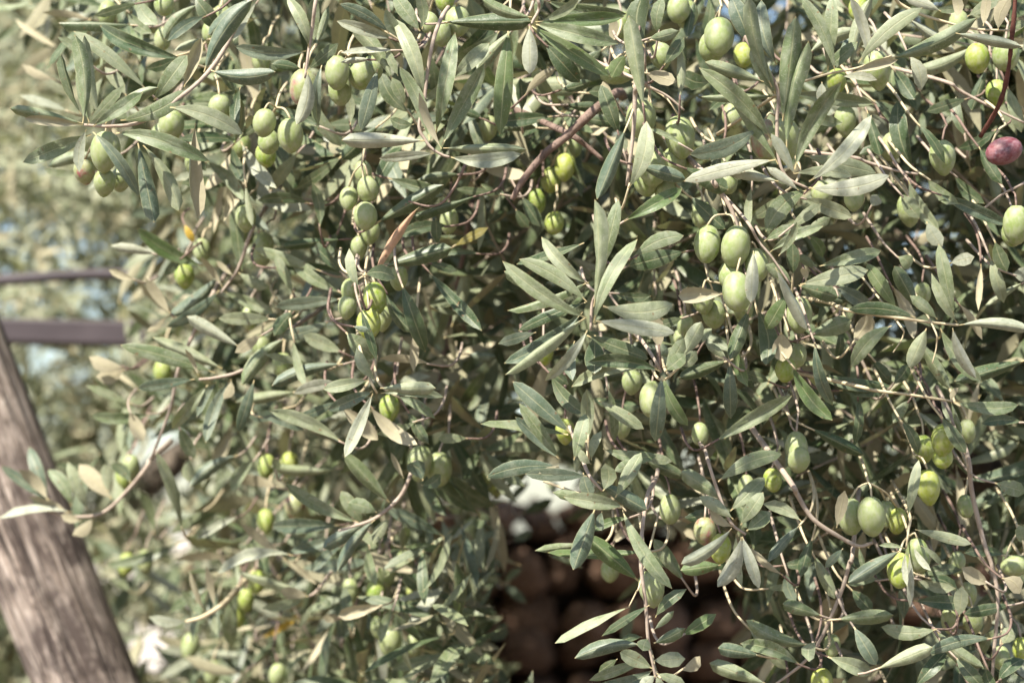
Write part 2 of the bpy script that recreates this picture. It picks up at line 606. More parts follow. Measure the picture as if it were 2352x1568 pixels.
def sprig(tile, z, stem, r, leaves, mat=None, tipmat=False):
    """stem: zoom pixels along the shoot (may be empty: loose leaves each get a short shoot)"""
    if stem:
        tb = Tubes()
        pts = []
        for i, p in enumerate(stem):
            dd = p[2] if len(p) > 2 else 0.0
            pts.append(zt(tile, p[0], p[1], FOCUS + z + dd))
        # root the shoot deeper inside the crown
        first = pts[0]
        rr = r * TS * K * (FOCUS + z)
        root = first + (pts[0] - pts[1]).normalized() * 0.05 + FW * 0.09
        tb.add([root] + pts, rr * 1.15, rr * 0.6, 7, 5, 0.12)
        tw = tube_local(tb, 'twig', mat or M_TWIG)
        for lf in leaves:
            place_leaf(tw, tile, z, *lf)
    else:
        for lf in leaves:
            dz = lf[6] if len(lf) > 6 else 0.0
            d = FOCUS + z + dz
            B = zt(tile, lf[0], lf[1], d)
            Tp = zt(tile, lf[2], lf[3], d)
            back = (B - Tp).normalized()
            tb = Tubes()
            q = 0.45 if z + dz > 0.25 else 1.0
            tb.add([B - back * 0.004, B + back * 0.014 * q + FW * 0.008, B + back * 0.022 * q + FW * 0.03 + UP * 0.008 * q, B + back * 0.024 * q + FW * 0.07 + UP * 0.02 * q],
                   0.0008, 0.0014, 5, 3)
            tw = tube_local(tb, 'twig', mat or random.choice((M_TWIG, M_SHOOT, M_BROWN)))
            place_leaf(tw, tile, z, *lf)


# ---- olive template
def olive_mesh(name, tipk, sq):
    V, F = [], []
    nu, nv = 14, 10
    V.append((0, 0, 0.97))
    for i in range(1, nv):
        th = math.pi * i / nv
        zz = math.cos(th)
        rr = math.sin(th) ** 0.92
        rr *= 1 + sq * zz
        if zz < -0.8:
            zz -= tipk * (-(zz + 0.8)) / 0.2
        for k in range(nu):
            a = 2 * math.pi * k / nu
            V.append((rr * math.cos(a), rr * math.sin(a) * 0.97, zz))
    V.append((0, 0, -1.0 - tipk * 1.25))
    for k in range(nu):
        F.append((0, 1 + k, 1 + (k + 1) % nu))
    for i in range(nv - 2):
        for k in range(nu):
            a = 1 + i * nu + k
            b = 1 + i * nu + (k + 1) % nu
            F.append((a, a + nu, b + nu, b))
    last = len(V) - 1
    for k in range(nu):
        F.append((last, 1 + (nv - 2) * nu + (k + 1) % nu, 1 + (nv - 2) * nu + k))
    me = bpy.data.meshes.new(name)
    me.from_pydata(V, [], F)
    me.polygons.foreach_set('use_smooth', [True] * len(me.polygons))
    me.materials.append(OLIVE[''])
    me.update()
    return me


OM = [olive_mesh('olive', 0.06, 0.03), olive_mesh('olive', 0.12, 0.08), olive_mesh('olive', 0.03, -0.02)]


def olive_object(twig, C, rx, ry, flags, rotdeg=0.0, off=OFF, label=True):
    o = bpy.data.objects.new('olive', random.choice(OM))
    COL.objects.link(o)
    o.parent = twig
    ang = math.radians(rotdeg + random.uniform(-9, 9))
    if rx > ry * 1.1:
        ang += math.radians(80)
        rx, ry = ry, rx
    q = Matrix.Rotation(ang, 3, Vector((0, 1, 0))) @ Matrix.Rotation(random.uniform(-0.35, 0.35), 3, 'X') @ Matrix.Rotation(random.uniform(0, 6.28), 3, 'Z')
    S = Matrix.Diagonal((rx, rx, ry))
    M = (q @ S).to_4x4()
    M.translation = C + off
    o.matrix_local = M
    k = next((c for c in flags if c in 'bkv'), '')
    o.material_slots[0].link = 'OBJECT'
    o.material_slots[0].material = OLIVE[k]
    if label and k == 'v':
        o['label'] = 'ripe purple-red olive'
    if label and k == 'k':
        o['label'] = 'olive flushed with purple-brown blotches'
    return o


def cluster(tile, z, ols, anchor=None):
    d = FOCUS + z
    items = []
    for o in ols:
        x, y, rx, ry = o[:4]
        fl = o[4] if len(o) > 4 else ''
        dz = o[5] if len(o) > 5 else 0.0
        if 'h' not in fl:
            ry = max(ry, 82)
            rx = min(max(rx, 0.72 * ry), 0.86 * ry)
        dd = d + dz + 0.024 + random.uniform(-0.006, 0.006)
        items.append((zt(tile, x, y, dd), rx * TS * K * dd, ry * TS * K * dd, fl))
    groups = [items] if anchor else [[i] for i in items]
    for g in groups:
        C0, rx0, ry0, _ = g[0]
        if anchor:
            A = zt(tile, anchor[0], anchor[1], d + 0.03)
        else:
            A = C0 + Vector((random.uniform(-0.008, 0.008), 0.02, ry0 + random.uniform(0.012, 0.02)))
        tb = Tubes()
        tb.add([A + FW * 0.09 + UP * 0.03, A + FW * 0.03 + UP * 0.014, A], 0.0014, 0.0010, 5, 3)
        for C, rx, ry, fl in g:
            if 'h' in fl:
                top = C + Vector((-ry * 0.9 if rx > ry else 0, 0, ry * 0.5))
            else:
                top = C + Vector((0, 0, ry * 0.93))
            tb.add([A, A.lerp(top, 0.6) + Vector((0, -0.002, 0.004)), top], 0.0008, 0.0009, 5, 3)
        tw = tube_local(tb, 'twig', M_SHOOT if anchor else random.choice((M_TWIG, M_BROWN, M_SHOOT)))
        for C, rx, ry, fl in g:
            olive_object(tw, C, rx, ry, fl)


#@@HERO
exec_data = None
# =========================================================== sprigs measured from the photograph (x, y in thirds of the view)
# --- upper left
sprig('A', 0.0, [(1720, 10, .06), (1560, 310, .03), (1440, 490, .02), (1280, 640), (1000, 830), (760, 870), (580, 860)], 17, [
    (570, 850, 65, 745, 80, 's'), (570, 860, 165, 815, 70, 'u'), (570, 850, 515, 235, 108, 's', -.01), (615, 845, 575, 395, 85, 's', .012),
    (690, 800, 580, 240, 130, 's', .03), (560, 790, 425, 370, 62, 'd', .03), (600, 860, 855, 590, 72, 's', -.02), (640, 870, 980, 640, 95, 's', -.015),
    (720, 860, 1090, 605, 92, 's', -.005), (830, 830, 1280, 625, 118, 's', -.01), (1060, 690, 1285, 385, 125, 's', .02), (1265, 600, 1385, 265, 88, 'u', .02),
    (1405, 500, 1740, 0, 125, 't', .01), (1450, 485, 1890, 495, 118, 't>', -.01), (1170, 740, 1665, 925, 118, 's<', -.01),
    (595, 890, 545, 1185, 80, 'p', -.015), (630, 925, 165, 1115, 112, 's', .01), (640, 910, 945, 1335, 84, 't', -.02), (800, 915, 1395, 1100, 118, 's<', -.012),
    (950, 985, 1060, 1530, 118, 't', .01), (985, 1000, 1230, 1455, 105, 's<', .012), (1345, 850, 1340, 1510, 75, 'u', .03), (1655, 600, 1625, 890, 78, 'd', .04)])
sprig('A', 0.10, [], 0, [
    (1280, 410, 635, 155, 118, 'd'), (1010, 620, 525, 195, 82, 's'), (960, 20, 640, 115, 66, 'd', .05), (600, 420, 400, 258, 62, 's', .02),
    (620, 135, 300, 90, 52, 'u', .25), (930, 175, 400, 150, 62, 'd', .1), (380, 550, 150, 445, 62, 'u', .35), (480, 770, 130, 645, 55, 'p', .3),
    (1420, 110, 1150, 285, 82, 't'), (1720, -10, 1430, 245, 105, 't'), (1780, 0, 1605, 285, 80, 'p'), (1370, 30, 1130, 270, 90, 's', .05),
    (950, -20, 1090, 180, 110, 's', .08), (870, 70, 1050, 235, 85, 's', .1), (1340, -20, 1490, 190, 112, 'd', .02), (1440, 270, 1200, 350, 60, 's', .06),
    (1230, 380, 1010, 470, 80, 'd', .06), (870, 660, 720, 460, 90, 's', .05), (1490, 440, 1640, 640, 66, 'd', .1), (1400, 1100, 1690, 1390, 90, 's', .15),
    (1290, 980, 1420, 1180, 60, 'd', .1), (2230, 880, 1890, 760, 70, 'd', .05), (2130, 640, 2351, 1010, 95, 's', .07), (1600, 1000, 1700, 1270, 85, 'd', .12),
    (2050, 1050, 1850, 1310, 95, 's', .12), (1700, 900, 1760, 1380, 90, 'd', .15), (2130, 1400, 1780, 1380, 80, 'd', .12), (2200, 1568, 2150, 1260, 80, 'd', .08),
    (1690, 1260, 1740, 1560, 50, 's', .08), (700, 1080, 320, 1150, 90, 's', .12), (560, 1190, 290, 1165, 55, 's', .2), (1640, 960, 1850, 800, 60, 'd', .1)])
sprig('A', 0.0, [(2190, -60), (2150, 200), (2125, 350), (2100, 540)], 14, [
    (2110, 350, 1620, 320, 100, 't<'), (2125, 330, 1975, -20, 88, 's'), (2140, 340, 2165, -20, 90, 's', .01), (2170, 320, 2265, 35, 58, 's'),
    (2115, 490, 2040, 862, 110, 'p', -.02), (2215, 450, 2190, 852, 72, 't'), (2120, 480, 2330, 300, 90, 'd', .02), (2080, 480, 1870, 440, 75, 'd', .06)])
# --- upper middle
sprig('B', 0.0, [(720, 70, .03), (640, 250), (592, 500), (570, 700), (535, 870), (575, 960), (620, 1020), (690, 1065), (745, 1082)], 14, [
    (605, 965, 405, 470, 95, 's', -.01), (690, 1025, 500, 655, 48, 'u', -.02), (650, 920, 780, 240, 112, 's'), (690, 1000, 985, 445, 118, 's', -.01),
    (575, 970, 0, 965, 112, 'p', -.015), (640, 1055, 262, 1092, 72, 'p'), (700, 1020, 1270, 1025, 88, 's'), (750, 1080, 1225, 1060, 105, 'p>', -.015),
    (560, 690, 360, 115, 112, 's', .01), (350, 555, 65, 170, 108, 's', .02), (588, 490, 300, 60, 112, 's', .02), (540, 215, 360, -40, 110, 's', .03),
    (555, 200, 520, -60, 82, 's', .04), (760, 545, 1015, 300, 105, 's', .01), (390, 525, 310, 345, 62, 's', .01), (440, 725, 350, 535, 82, 's', .01),
    (250, 475, 135, 890, 105, 't', .03), (500, 855, 330, 815, 80, 'd', .01), (560, 680, 690, 590, 70, 's', .03)], None)
sprig('B', 0.03, [], 0, [
    (705, 155, 1310, 150, 128, 'd', .0), (360, 270, -20, 150, 85, 'p', -.02), (330, 230, -10, 30, 80, 't', -.03), (375, 345, -10, 380, 52, 'p', -.02),
    (210, 410, -10, 430, 45, 'p', -.01), (1190, 195, 930, 480, 92, 's', .03), (1150, 195, 1090, 912, 130, 'g', .01), (1090, 60, 800, 380, 112, 'd', .1),
    (1090, 205, 770, 420, 120, 's', .08), (470, 780, 270, 500, 110, 'd', .1), (260, 860, 0, 1100, 110, 'd', .12), (1450, 800, 1080, 840, 100, 'd', .1),
    (1260, 660, 1480, 470, 70, 'u', .08), (1240, 770, 1230, 540, 85, 'd', .12), (980, 820, 820, 760, 60, 'd', .12), (1370, 880, 1090, 880, 66, 'd', .14),
    (60, 860, 20, 600, 70, 's', .1), (650, 440, 470, 800, 90, 'd', .2), (940, 1345, 480, 1490, 66, 'd', .1), (240, 1535, 700, 1275, 110, 'd', .08),
    (320, 1225, 720, 1345, 90, 'd', .12), (830, 1200, 520, 1240, 66, 'd', .14), (1120, 1340, 770, 1300, 56, 'd', .15), (230, 1350, 420, 1000, 100, 'd', .15),
    (1240, 1350, 1370, 1560, 100, 'd', .18), (1200, 1440, 1290, 1568, 80, 'd', .2), (1000, 1150, 1140, 1000, 66, 'd', .2), (1050, 1400, 1110, 1150, 66, 't', .25)])
sprig('B', -0.02, [(1345, -40), (1360, 60), (1320, 140), (1310, 165)], 12, [
    (1310, 120, 965, -10, 84, 's'), (1330, 110, 1375, -40, 62, 's'), (1370, 150, 1645, -20, 72, 's'), (1335, 150, 1942, 130, 92, 'g', .02),
    (1330, 165, 1880, 297, 118, 's'), (1310, 180, 1840, 522, 105, 'g', .005), (1295, 180, 1298, 507, 112, 'p', -.02)])
sprig('B', 0.02, [], 0, [
    (1400, 0, 1975, 100, 108, 'd', .03), (1400, 300, 1640, 570, 130, 'd', .05), (2080, 745, 1978, 105, 122, 's', -.04), (2090, 330, 2075, -30, 150, 'd', .02),
    (2180, 240, 2215, -20, 92, 's', -.01), (2110, 265, 2330, 215, 82, 's', -.02), (1960, 380, 1860, 535, 110, 'g', -.01), (2090, 500, 2310, 565, 100, 'u', -.01),
    (2220, 450, 2360, 260, 92, 'd', 0), (2330, 690, 2335, 330, 66, 's', -.01), (1910, 930, 1790, 590, 112, 'd', 0), (1960, 880, 1760, 1370, 105, 't', -.03),
    (1975, 1295, 2100, 838, 125, 's', -.04), (1950, 1060, 1900, 930, 90, 's', -.02), (1880, 680, 1800, 560, 80, 'u', .06), (2050, 1140, 2370, 1235, 105, 't', -.03),
    (1945, 1522, 2360, 1290, 100, 'g', -.03), (1640, 800, 1900, 840, 90, 'd', .1), (1530, 720, 1850, 740, 80, 'd', .1), (1500, 620, 1720, 560, 80, 'd', .08),
    (1690, 640, 1850, 670, 90, 'd', .12), (1800, 340, 1650, 480, 80, 'd', .1), (2351, 1000, 2120, 885, 40, 's', -.03), (1860, 300, 1880, 120, 66, 'u', .06)])
sprig('B', 0.0, [(2030, 560), (2020, 660), (2010, 900), (1965, 1280)], 20, [])
sprig('B', 0.03, [(2060, 560), (2100, 590), (2240, 660), (2360, 760)], 12, [])
# the brown pruned stub and its side shoot
sprig('B', 0.07, [(1900, 640, .1), (1740, 760), (1560, 930), (1400, 1060), (1250, 1240), (1175, 1375)], 34, [], M_BROWN)
sprig('B', 0.09, [(1560, 920), (1680, 1000), (1800, 1100)], 22, [], M_BROWN)
sprig('B', 0.07, [(900, 1040, .05), (850, 1140), (790, 1270), (700, 1390), (600, 1420), (460, 1385)], 11, [(535, 1425, 235, 1840, 72, 'r', -.01)], M_BROWN)
# --- upper right
sprig('C', 0.0, [(270, -30, .04), (440, 270), (620, 540), (660, 670), (650, 830), (660, 1080), (720, 1220), (860, 1295)], 15, [
    (640, 650, 470, 330, 100, 's'), (640, 665, 130, 655, 72, 's'), (560, 565, 160, 430, 92, 's', -.01), (690, 835, 780, 115, 140, 's', -.02),
    (715, 1020, 862, 278, 108, 's', -.02), (770, 1165, 1097, 560, 118, 's', -.03), (870, 1250, 1305, 790, 110, 'p', -.03), (660, 1130, 330, 540, 92, 's', -.03),
    (610, 960, 125, 478, 122, 's', -.02), (520, 880, 60, 1060, 130, 't', -.025), (640, 1100, 5, 1232, 95, 'p', -.02), (660, 1250, 275, 1160, 90, 'p', -.025),
    (800, 1312, 578, 1150, 66, 'p', -.03), (770, 1200, 610, 920, 80, 'p', -.035), (870, 1292, 1428, 1208, 125, 'p>', -.03), (770, 1195, 1180, 1215, 82, 's', -.01),
    (840, 1070, 1345, 1195, 118, 's', .0), (830, 750, 1105, 850, 80, 's', .02), (730, 640, 1312, 715, 98, 's', .01), (960, 565, 955, 710, 75, 'p', -.01),
    (650, 450, 540, -10, 110, 't', .0), (480, 320, 340, -20, 135, 't', .01), (615, 600, 460, -20, 105, 's', -.01)])
sprig('C', 0.0, [(700, 620), (750, 590), (1000, 510), (1200, 470), (1440, 385)], 11, [
    (1050, 495, 825, -30, 85, 's', -.015), (1000, 490, 1035, -30, 100, 's'), (950, 515, 1205, 290, 92, 's', .01), (1290, 435, 1155, -20, 78, 'p', -.01),
    (1160, 475, 1310, -30, 98, 's', .01), (1210, 435, 1655, 52, 108, 's', -.01), (1430, 400, 2038, 120, 118, 's', -.02), (1175, 500, 1482, 412, 72, 'u', -.02),
    (1095, 530, 1342, 552, 62, 'p', -.01)], M_SHOOT)
sprig('C', 0.0, [(1380, -60), (1500, 30), (1640, 100), (1800, 150), (2000, 200), (2250, 212)], 12, [
    (1885, 135, 1870, -40, 75, 'u'), (2070, 180, 2100, -40, 72, 'u'), (2175, 210, 2260, -20, 100, 'u'), (1780, 80, 1520, -20, 82, 'p'),
    (1880, 230, 2340, 325, 78, 'p', -.01), (1960, 115, 2190, -20, 90, 's', .01), (1560, 130, 1875, 362, 78, 'p', .01), (2240, 205, 2370, 150, 55, 's'),
    (1730, 60, 1930, 40, 60, 's', .03)], M_SHOOT)
sprig('C', 0.06, [], 0, [
    (1560, 380, 1640, 620, 105, 'p', -.02), (1590, 1160, 1490, 690, 130, 'd', .02), (1270, 760, 1362, 1070, 85, 'd', .05), (1620, 850, 1805, 1125, 66, 'd', 0),
    (1310, 690, 1490, 880, 90, 'd', .06), (2160, 890, 1900, 1020, 82, 'd', .04), (1680, 1220, 1905, 1405, 90, 's', -.02), (1750, 1330, 2235, 1545, 92, 't', -.02),
    (1555, 1240, 1765, 1580, 92, 's', -.02), (1500, 1330, 1630, 1505, 105, 's', -.03), (860, 1310, 580, 1590, 140, 's', -.06), (820, 1360, 1165, 1495, 108, 's', -.05),
    (740, 1568, 955, 1402, 82, 's', -.07), (860, 1568, 1022, 1500, 74, 's', -.06), (0, 1150, 315, 1310, 128, 'd', -.05), (50, 1350, 290, 1575, 110, 'd', 0),
    (200, 560, -10, 500, 120, 'd', .02), (870, 370, 1220, 210, 95, 's', .03), (1060, 380, 1260, 40, 90, 't', .05), (2010, 310, 1640, 480, 100, 's', .06),
    (2090, 480, 1990, 760, 95, 'd', .08), (2240, 600, 2330, 900, 90, 's', .05), (1960, 680, 1680, 770, 80, 'd', .06), (1400, 1010, 1220, 1060, 66, 'd', .08),
    (1870, 1200, 2080, 1400, 90, 'd', .04), (2040, 1010, 2200, 1270, 85, 'd', .02), (1300, 1420, 1340, 1340, 90, 'p', 0), (90, 0, 30, 260, 70, 'd', .08),
    (2351, 760, 2180, 560, 70, 's', .06), (400, 640, 180, 760, 70, 'd', .06), (280, 1020, 210, 1390, 90, 't', .0), (480, 1280, 460, 1568, 60, 's', .0),
    (1450, 470, 1600, 690, 110, 'd', .07), (1950, 950, 1880, 660, 80, 'd', .1), (300, 1000, 520, 1080, 60, 'd', .02), (690, 1330, 470, 1500, 80, 's', .02)])
sprig('C', 0.1, [(1800, 560), (1900, 620), (2130, 740), (2360, 850)], 13, [], M_TWIG)
sprig('C', 0.06, [(1150, 1080), (1250, 1110), (1450, 1170), (1620, 1200)], 13, [], M_TWIG)
sprig('C', 0.06, [(2360, 1255), (2200, 1340), (2020, 1480)], 11, [], M_TWIG)
sprig('C', 0.02, [(190, 1230), (240, 1300), (330, 1430), (385, 1580)], 20, [])
# --- middle left (a little behind the focus)
sprig('D', 0.30, [(1750, -10), (1640, 280), (1520, 450)], 15, [
    (1400, 265, 945, 5, 105, 'g'), (1510, 430, 1140, 690, 84, 't'), (1500, 330, 1160, 610, 108, 't', .02), (1540, 440, 1890, 590, 84, 's'),
    (1530, 410, 1370, 200, 45, 'u'), (1640, 310, 1840, 420, 80, 's'), (1600, 330, 1490, 230, 40, 'u')])
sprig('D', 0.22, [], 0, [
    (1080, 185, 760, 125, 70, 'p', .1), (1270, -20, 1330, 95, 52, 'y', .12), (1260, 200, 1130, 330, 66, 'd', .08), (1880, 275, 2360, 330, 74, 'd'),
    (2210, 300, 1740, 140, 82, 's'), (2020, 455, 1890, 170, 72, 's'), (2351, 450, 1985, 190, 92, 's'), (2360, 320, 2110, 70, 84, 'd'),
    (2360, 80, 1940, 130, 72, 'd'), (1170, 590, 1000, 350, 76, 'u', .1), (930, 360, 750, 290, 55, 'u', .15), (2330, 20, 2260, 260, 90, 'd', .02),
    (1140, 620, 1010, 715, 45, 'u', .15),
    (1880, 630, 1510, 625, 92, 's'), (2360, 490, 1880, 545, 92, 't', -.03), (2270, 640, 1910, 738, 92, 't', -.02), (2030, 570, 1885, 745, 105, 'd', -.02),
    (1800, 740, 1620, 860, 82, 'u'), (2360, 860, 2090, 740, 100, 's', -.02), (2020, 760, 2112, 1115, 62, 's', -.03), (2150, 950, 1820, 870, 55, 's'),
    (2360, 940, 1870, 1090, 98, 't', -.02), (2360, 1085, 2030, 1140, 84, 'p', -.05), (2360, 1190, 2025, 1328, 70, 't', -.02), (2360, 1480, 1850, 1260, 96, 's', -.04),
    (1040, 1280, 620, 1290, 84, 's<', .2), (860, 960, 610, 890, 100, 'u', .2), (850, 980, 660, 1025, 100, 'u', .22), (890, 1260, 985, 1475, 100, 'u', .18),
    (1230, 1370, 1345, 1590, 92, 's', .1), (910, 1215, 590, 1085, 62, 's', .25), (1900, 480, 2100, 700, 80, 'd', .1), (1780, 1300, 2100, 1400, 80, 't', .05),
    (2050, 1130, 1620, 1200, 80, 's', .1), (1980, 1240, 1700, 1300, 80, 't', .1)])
sprig('D', 0.24, [(2020, 690, .02), (1950, 760), (1690, 970), (1500, 1030), (1370, 1045)], 15, [
    (1480, 1000, 838, 795, 100, 's'), (1530, 970, 1050, 755, 92, 's', .02), (1650, 822, 1283, 610, 92, 'p', -.02), (1365, 1020, 1270, 830, 36, 'u', -.02),
    (1340, 1042, 932, 1107, 85, 't', -.02), (1430, 1080, 1172, 1400, 88, 's'), (1490, 1060, 1355, 1302, 62, 't'), (1590, 1040, 1415, 1480, 90, 't'),
    (1750, 1050, 1638, 1412, 86, 't', -.02), (1970, 760, 1665, 1085, 110, 's', -.02), (1590, 1050, 1540, 1180, 70, 'u')])
sprig('D', 0.34, [(1380, 600), (1350, 690), (1290, 820), (1220, 1000), (1170, 1250), (1040, 1590)], 15, [], M_TWIG)
# --- middle
sprig('E', 0.05, [], 0, [
    (280, 275, 760, 140, 118, 'd', .05), (770, 130, 1010, 0, 66, 'o', .12), (415, 390, 575, 845, 118, 'd', .03), (300, 430, 490, 720, 84, 'd', .05),
    (600, 300, 965, 725, 86, 'd', .06), (130, 550, 243, 915, 64, 'd', -.04), (80, 680, 190, 705, 45, 't', -.05), (125, 430, 52, 140, 74, 's', -.03),
    (160, 325, 365, 350, 110, 'd', -.02), (960, 180, 650, 180, 50, 'd', .15), (590, 240, 800, 300, 60, 'd', .1), (510, 700, 495, 990, 66, 'u', .08),
    (620, 940, 260, 900, 60, 'u', .1), (860, 870, 1060, 890, 60, 't', .25), (660, 120, 650, -60, 80, 'd', .1), (740, -10, 400, 60, 90, 'd', .1),
    (200, 1230, 520, 1490, 105, 'u', .08), (380, 1160, 640, 1312, 70, 's', .08), (450, 1250, 600, 1490, 80, 'd', .1), (870, 1450, 655, 1450, 72, 's', .12),
    (30, 720, 220, 900, 130, 's', .04), (520, 1330, 240, 1420, 66, 's', .1), (0, 1230, 250, 1460, 110, 'u', .1)])
sprig('E', 0.03, [(120, 800, .06), (200, 1050), (245, 1140)], 12, [
    (235, 1050, 103, 828, 82, 's'), (180, 1050, -120, 1110, 90, 's'), (215, 1125, -90, 1255, 92, 't'), (265, 1105, 650, 1105, 95, 's', -.01),
    (270, 1140, 692, 1165, 72, 's', .01), (215, 1140, 22, 1580, 92, 'p', -.02)], M_SHOOT)
sprig('E', -0.05, [(1795, 120, .06), (1780, 400), (1728, 520), (1715, 710)], 16, [
    (1690, 622, 1115, 235, 108, 's', -.02), (1690, 512, 1220, 215, 105, 's', -.005), (1700, 388, 1380, 68, 92, 's', .01), (1735, 545, 1735, -195, 105, 's', -.005),
    (1790, 300, 1908, -190, 100, 's', .01), (1735, 655, 2032, 65, 102, 's', -.02), (1800, 540, 2295, 530, 140, 's', -.02), (1750, 642, 2303, 725, 108, 'p', -.025),
    (1675, 622, 1113, 1002, 92, 's', -.02), (1692, 705, 1398, 1057, 80, 'p', -.03), (1670, 105, 1200, 275, 72, 'd', .04), (1460, 490, 1118, 300, 90, 's', .04),
    (1680, 515, 1210, 698, 74, 'd', .02), (1700, 375, 1135, 550, 60, 's', .03), (1660, 580, 1110, 940, 108, 't', .06), (1340, 720, 1075, 800, 80, 't', .08),
    (1690, 742, 2115, 905, 108, 'd', .03), (1605, 780, 1590, 1060, 90, 't', .05), (1745, 740, 1740, 1010, 140, 'd', .05)])
sprig('E', 0.0, [], 0, [
    (2010, 205, 2360, 55, 108, 's', -.02), (2370, 165, 1975, 265, 128, 'd', .05), (1880, 450, 2130, 470, 70, 'd', .04), (1920, 560, 2100, 820, 80, 'd', .1),
    (2190, 840, 2160, 600, 105, 'u', .03), (1400, 960, 1560, 1080, 80, 'd', .1), (1440, 1010, 1690, 1290, 105, 'd', .04), (1700, 1460, 1690, 1110, 95, 's', .0),
    (2351, 620, 2180, 680, 66, 'd', .06), (1830, 1090, 1880, 1480, 66, 's', .1)])
sprig('E', -0.02, [(2060, 770, .04), (2150, 900), (2200, 995)], 15, [
    (2190, 985, 1700, 925, 100, 'd', -.02), (2190, 970, 1570, 1020, 82, 's', .01), (2225, 965, 2360, 760, 100, 's', -.01), (2230, 985, 2370, 870, 105, 's', -.02),
    (2205, 1020, 2160, 1482, 112, 't', -.03), (2215, 1025, 2390, 1370, 92, 'g', -.015), (2190, 880, 2300, 830, 55, 's', .01)])
sprig('E', -0.01, [(1690, 1380, .05), (1650, 1500), (1640, 1568)], 14, [
    (1575, 1412, 1178, 1058, 120, 't'), (1500, 1590, 1230, 1218, 90, 's', -.02), (1600, 1600, 1682, 1275, 100, 's', -.03), (1500, 1590, 1195, 1300, 90, 't', .01),
    (1560, 1425, 945, 1380, 80, 's', .02), (1770, 1190, 2080, 1385, 92, 's', .01), (1720, 1600, 1790, 1400, 72, 's', -.02), (1800, 1520, 2180, 1570, 90, 's', .02)])
sprig('E', 0.45, [(880, -60), (860, 80), (800, 380), (760, 620), (700, 900), (640, 1250), (560, 1530)], 19, [], M_BROWN)
sprig('E', 0.75, [(1200, 500, .1), (1000, 560), (860, 660), (780, 800), (660, 930)], 52, [], M_BROWN)
# --- middle right
sprig('F', 0.0, [(430, -60), (520, 90), (620, 210), (740, 390)], 11, [
    (490, 160, 470, 515, 95, 'p', -.03), (640, 275, 870, 708, 72, 'p', -.03), (600, 170, 970, -10, 76, 's', -.02), (660, 195, 790, -40, 60, 's', -.03),
    (560, 95, 840, 0, 84, 's', -.01), (755, 380, 575, 255, 90, 's'), (810, 392, 1292, 290, 122, 's', -.01), (940, 265, 1388, 155, 100, 's', .02),
    (800, 400, 1072, 480, 110, 'd', .01), (720, 460, 575, 702, 112, 'g', .01), (850, 370, 815, 275, 50, 'u', .0)])
sprig('F', 0.04, [], 0, [
    (280, 455, -30, 470, 112, 'u', -.03), (880, 742, 1165, 640, 128, 's', 0), (1175, 790, 1310, 605, 118, 'u', 0), (680, 720, 690, 920, 140, 'u', 0),
    (460, 560, 330, 905, 105, 'd', -.01), (510, 560, 575, 955, 135, 'd', .01), (320, 915, -20, 1030, 95, 'd', .02), (375, 820, 450, 1095, 84, 'g', 0),
    (325, 920, 332, 1322, 100, 't', 0), (310, 910, 160, 800, 62, 's', -.01), (755, 945, 1033, 1325, 108, 'g', -.01), (910, 790, 1040, 1242, 90, 't', -.01),
    (220, 1472, 750, 1158, 104, 's', -.02), (0, 890, 133, 648, 112, 's', -.05), (-20, 960, 100, 850, 92, 's', -.06), (140, 800, 203, 690, 60, 's', .0),
    (860, 50, 970, 210, 80, 'g', .04), (760, 330, 760, 110, 95, 'd', .03), (930, 290, 780, 190, 66, 's', .05), (2360, 915, 1880, 1055, 105, 'd', .04),
    (1500, 1320, 1625, 1565, 80, 'd', .02), (1570, 1180, 1450, 1345, 80, 's', .04), (2150, 90, 2235, 305, 105, 'd', .02), (2360, 370, 2080, 545, 52, 's', .03),
    (2055, 250, 2040, 575, 50, 'u', .03), (2120, 210, 2210, 510, 92, 's', .03), (1840, 245, 2010, 200, 92, 'p', .02), (1680, -40, 1790, 130, 110, 'p', 0),
    (1480, 200, 1560, 290, 100, 's', .02), (1900, 520, 2065, 775, 58, 'u', .03), (1440, 400, 1590, 760, 90, 'u', .05), (1050, 400, 1290, 540, 100, 't', .05),
    (2270, 320, 2360, 360, 100, 'p', .02), (900, 1000, 1430, 1090, 90, 'd', .06), (1080, 1120, 1400, 1120, 100, 'd', .06), (1450, 1080, 1560, 940, 90, 'd', .05),
    (1210, 1160, 1180, 1500, 70, 'd', .06), (880, 1380, 1250, 1568, 90, 'd', .05), (1780, 1300, 1950, 1550, 90, 'd', .02), (1310, 900, 1440, 1070, 100, 'd', .08),
    (2351, 1340, 2050, 1350, 80, 'd', .05), (600, 1060, 440, 1000, 80, 'd', .06), (1180, 500, 880, 520, 80, 'd', .06), (1080, 700, 1060, 900, 60, 'd', .08)])
sprig('F', 0.0, [(1000, 515, .05), (1120, 565), (1400, 610), (1560, 632), (1700, 652), (1900, 672)], 14, [
    (1600, 620, 1150, 565, 95, 'd', -.01), (1755, 632, 1565, 468, 82, 's', -.015), (1892, 655, 1722, 330, 72, 's', -.015), (1865, 610, 1765, 120, 98, 's', .01),
    (1475, 560, 1268, 248, 100, 'g', .01), (1620, 560, 1460, 268, 110, 'd', .02), (1905, 672, 2400, 705, 88, 'p', -.01), (1860, 690, 2022, 1042, 80, 'p', -.02),
    (1775, 690, 2062, 1062, 98, 's', .01), (1625, 770, 1838, 1112, 88, 's', .0), (1680, 695, 1560, 965, 112, 's', -.01), (1440, 675, 1168, 952, 112, 's', -.02)], M_SHOOT)
sprig('F', 0.0, [(1480, 650), (1520, 740), (1450, 860)], 7, [], M_SHOOT)
sprig('F', -0.01, [(1725, 680), (1750, 800), (1720, 935)], 7, [], M_SHOOT)
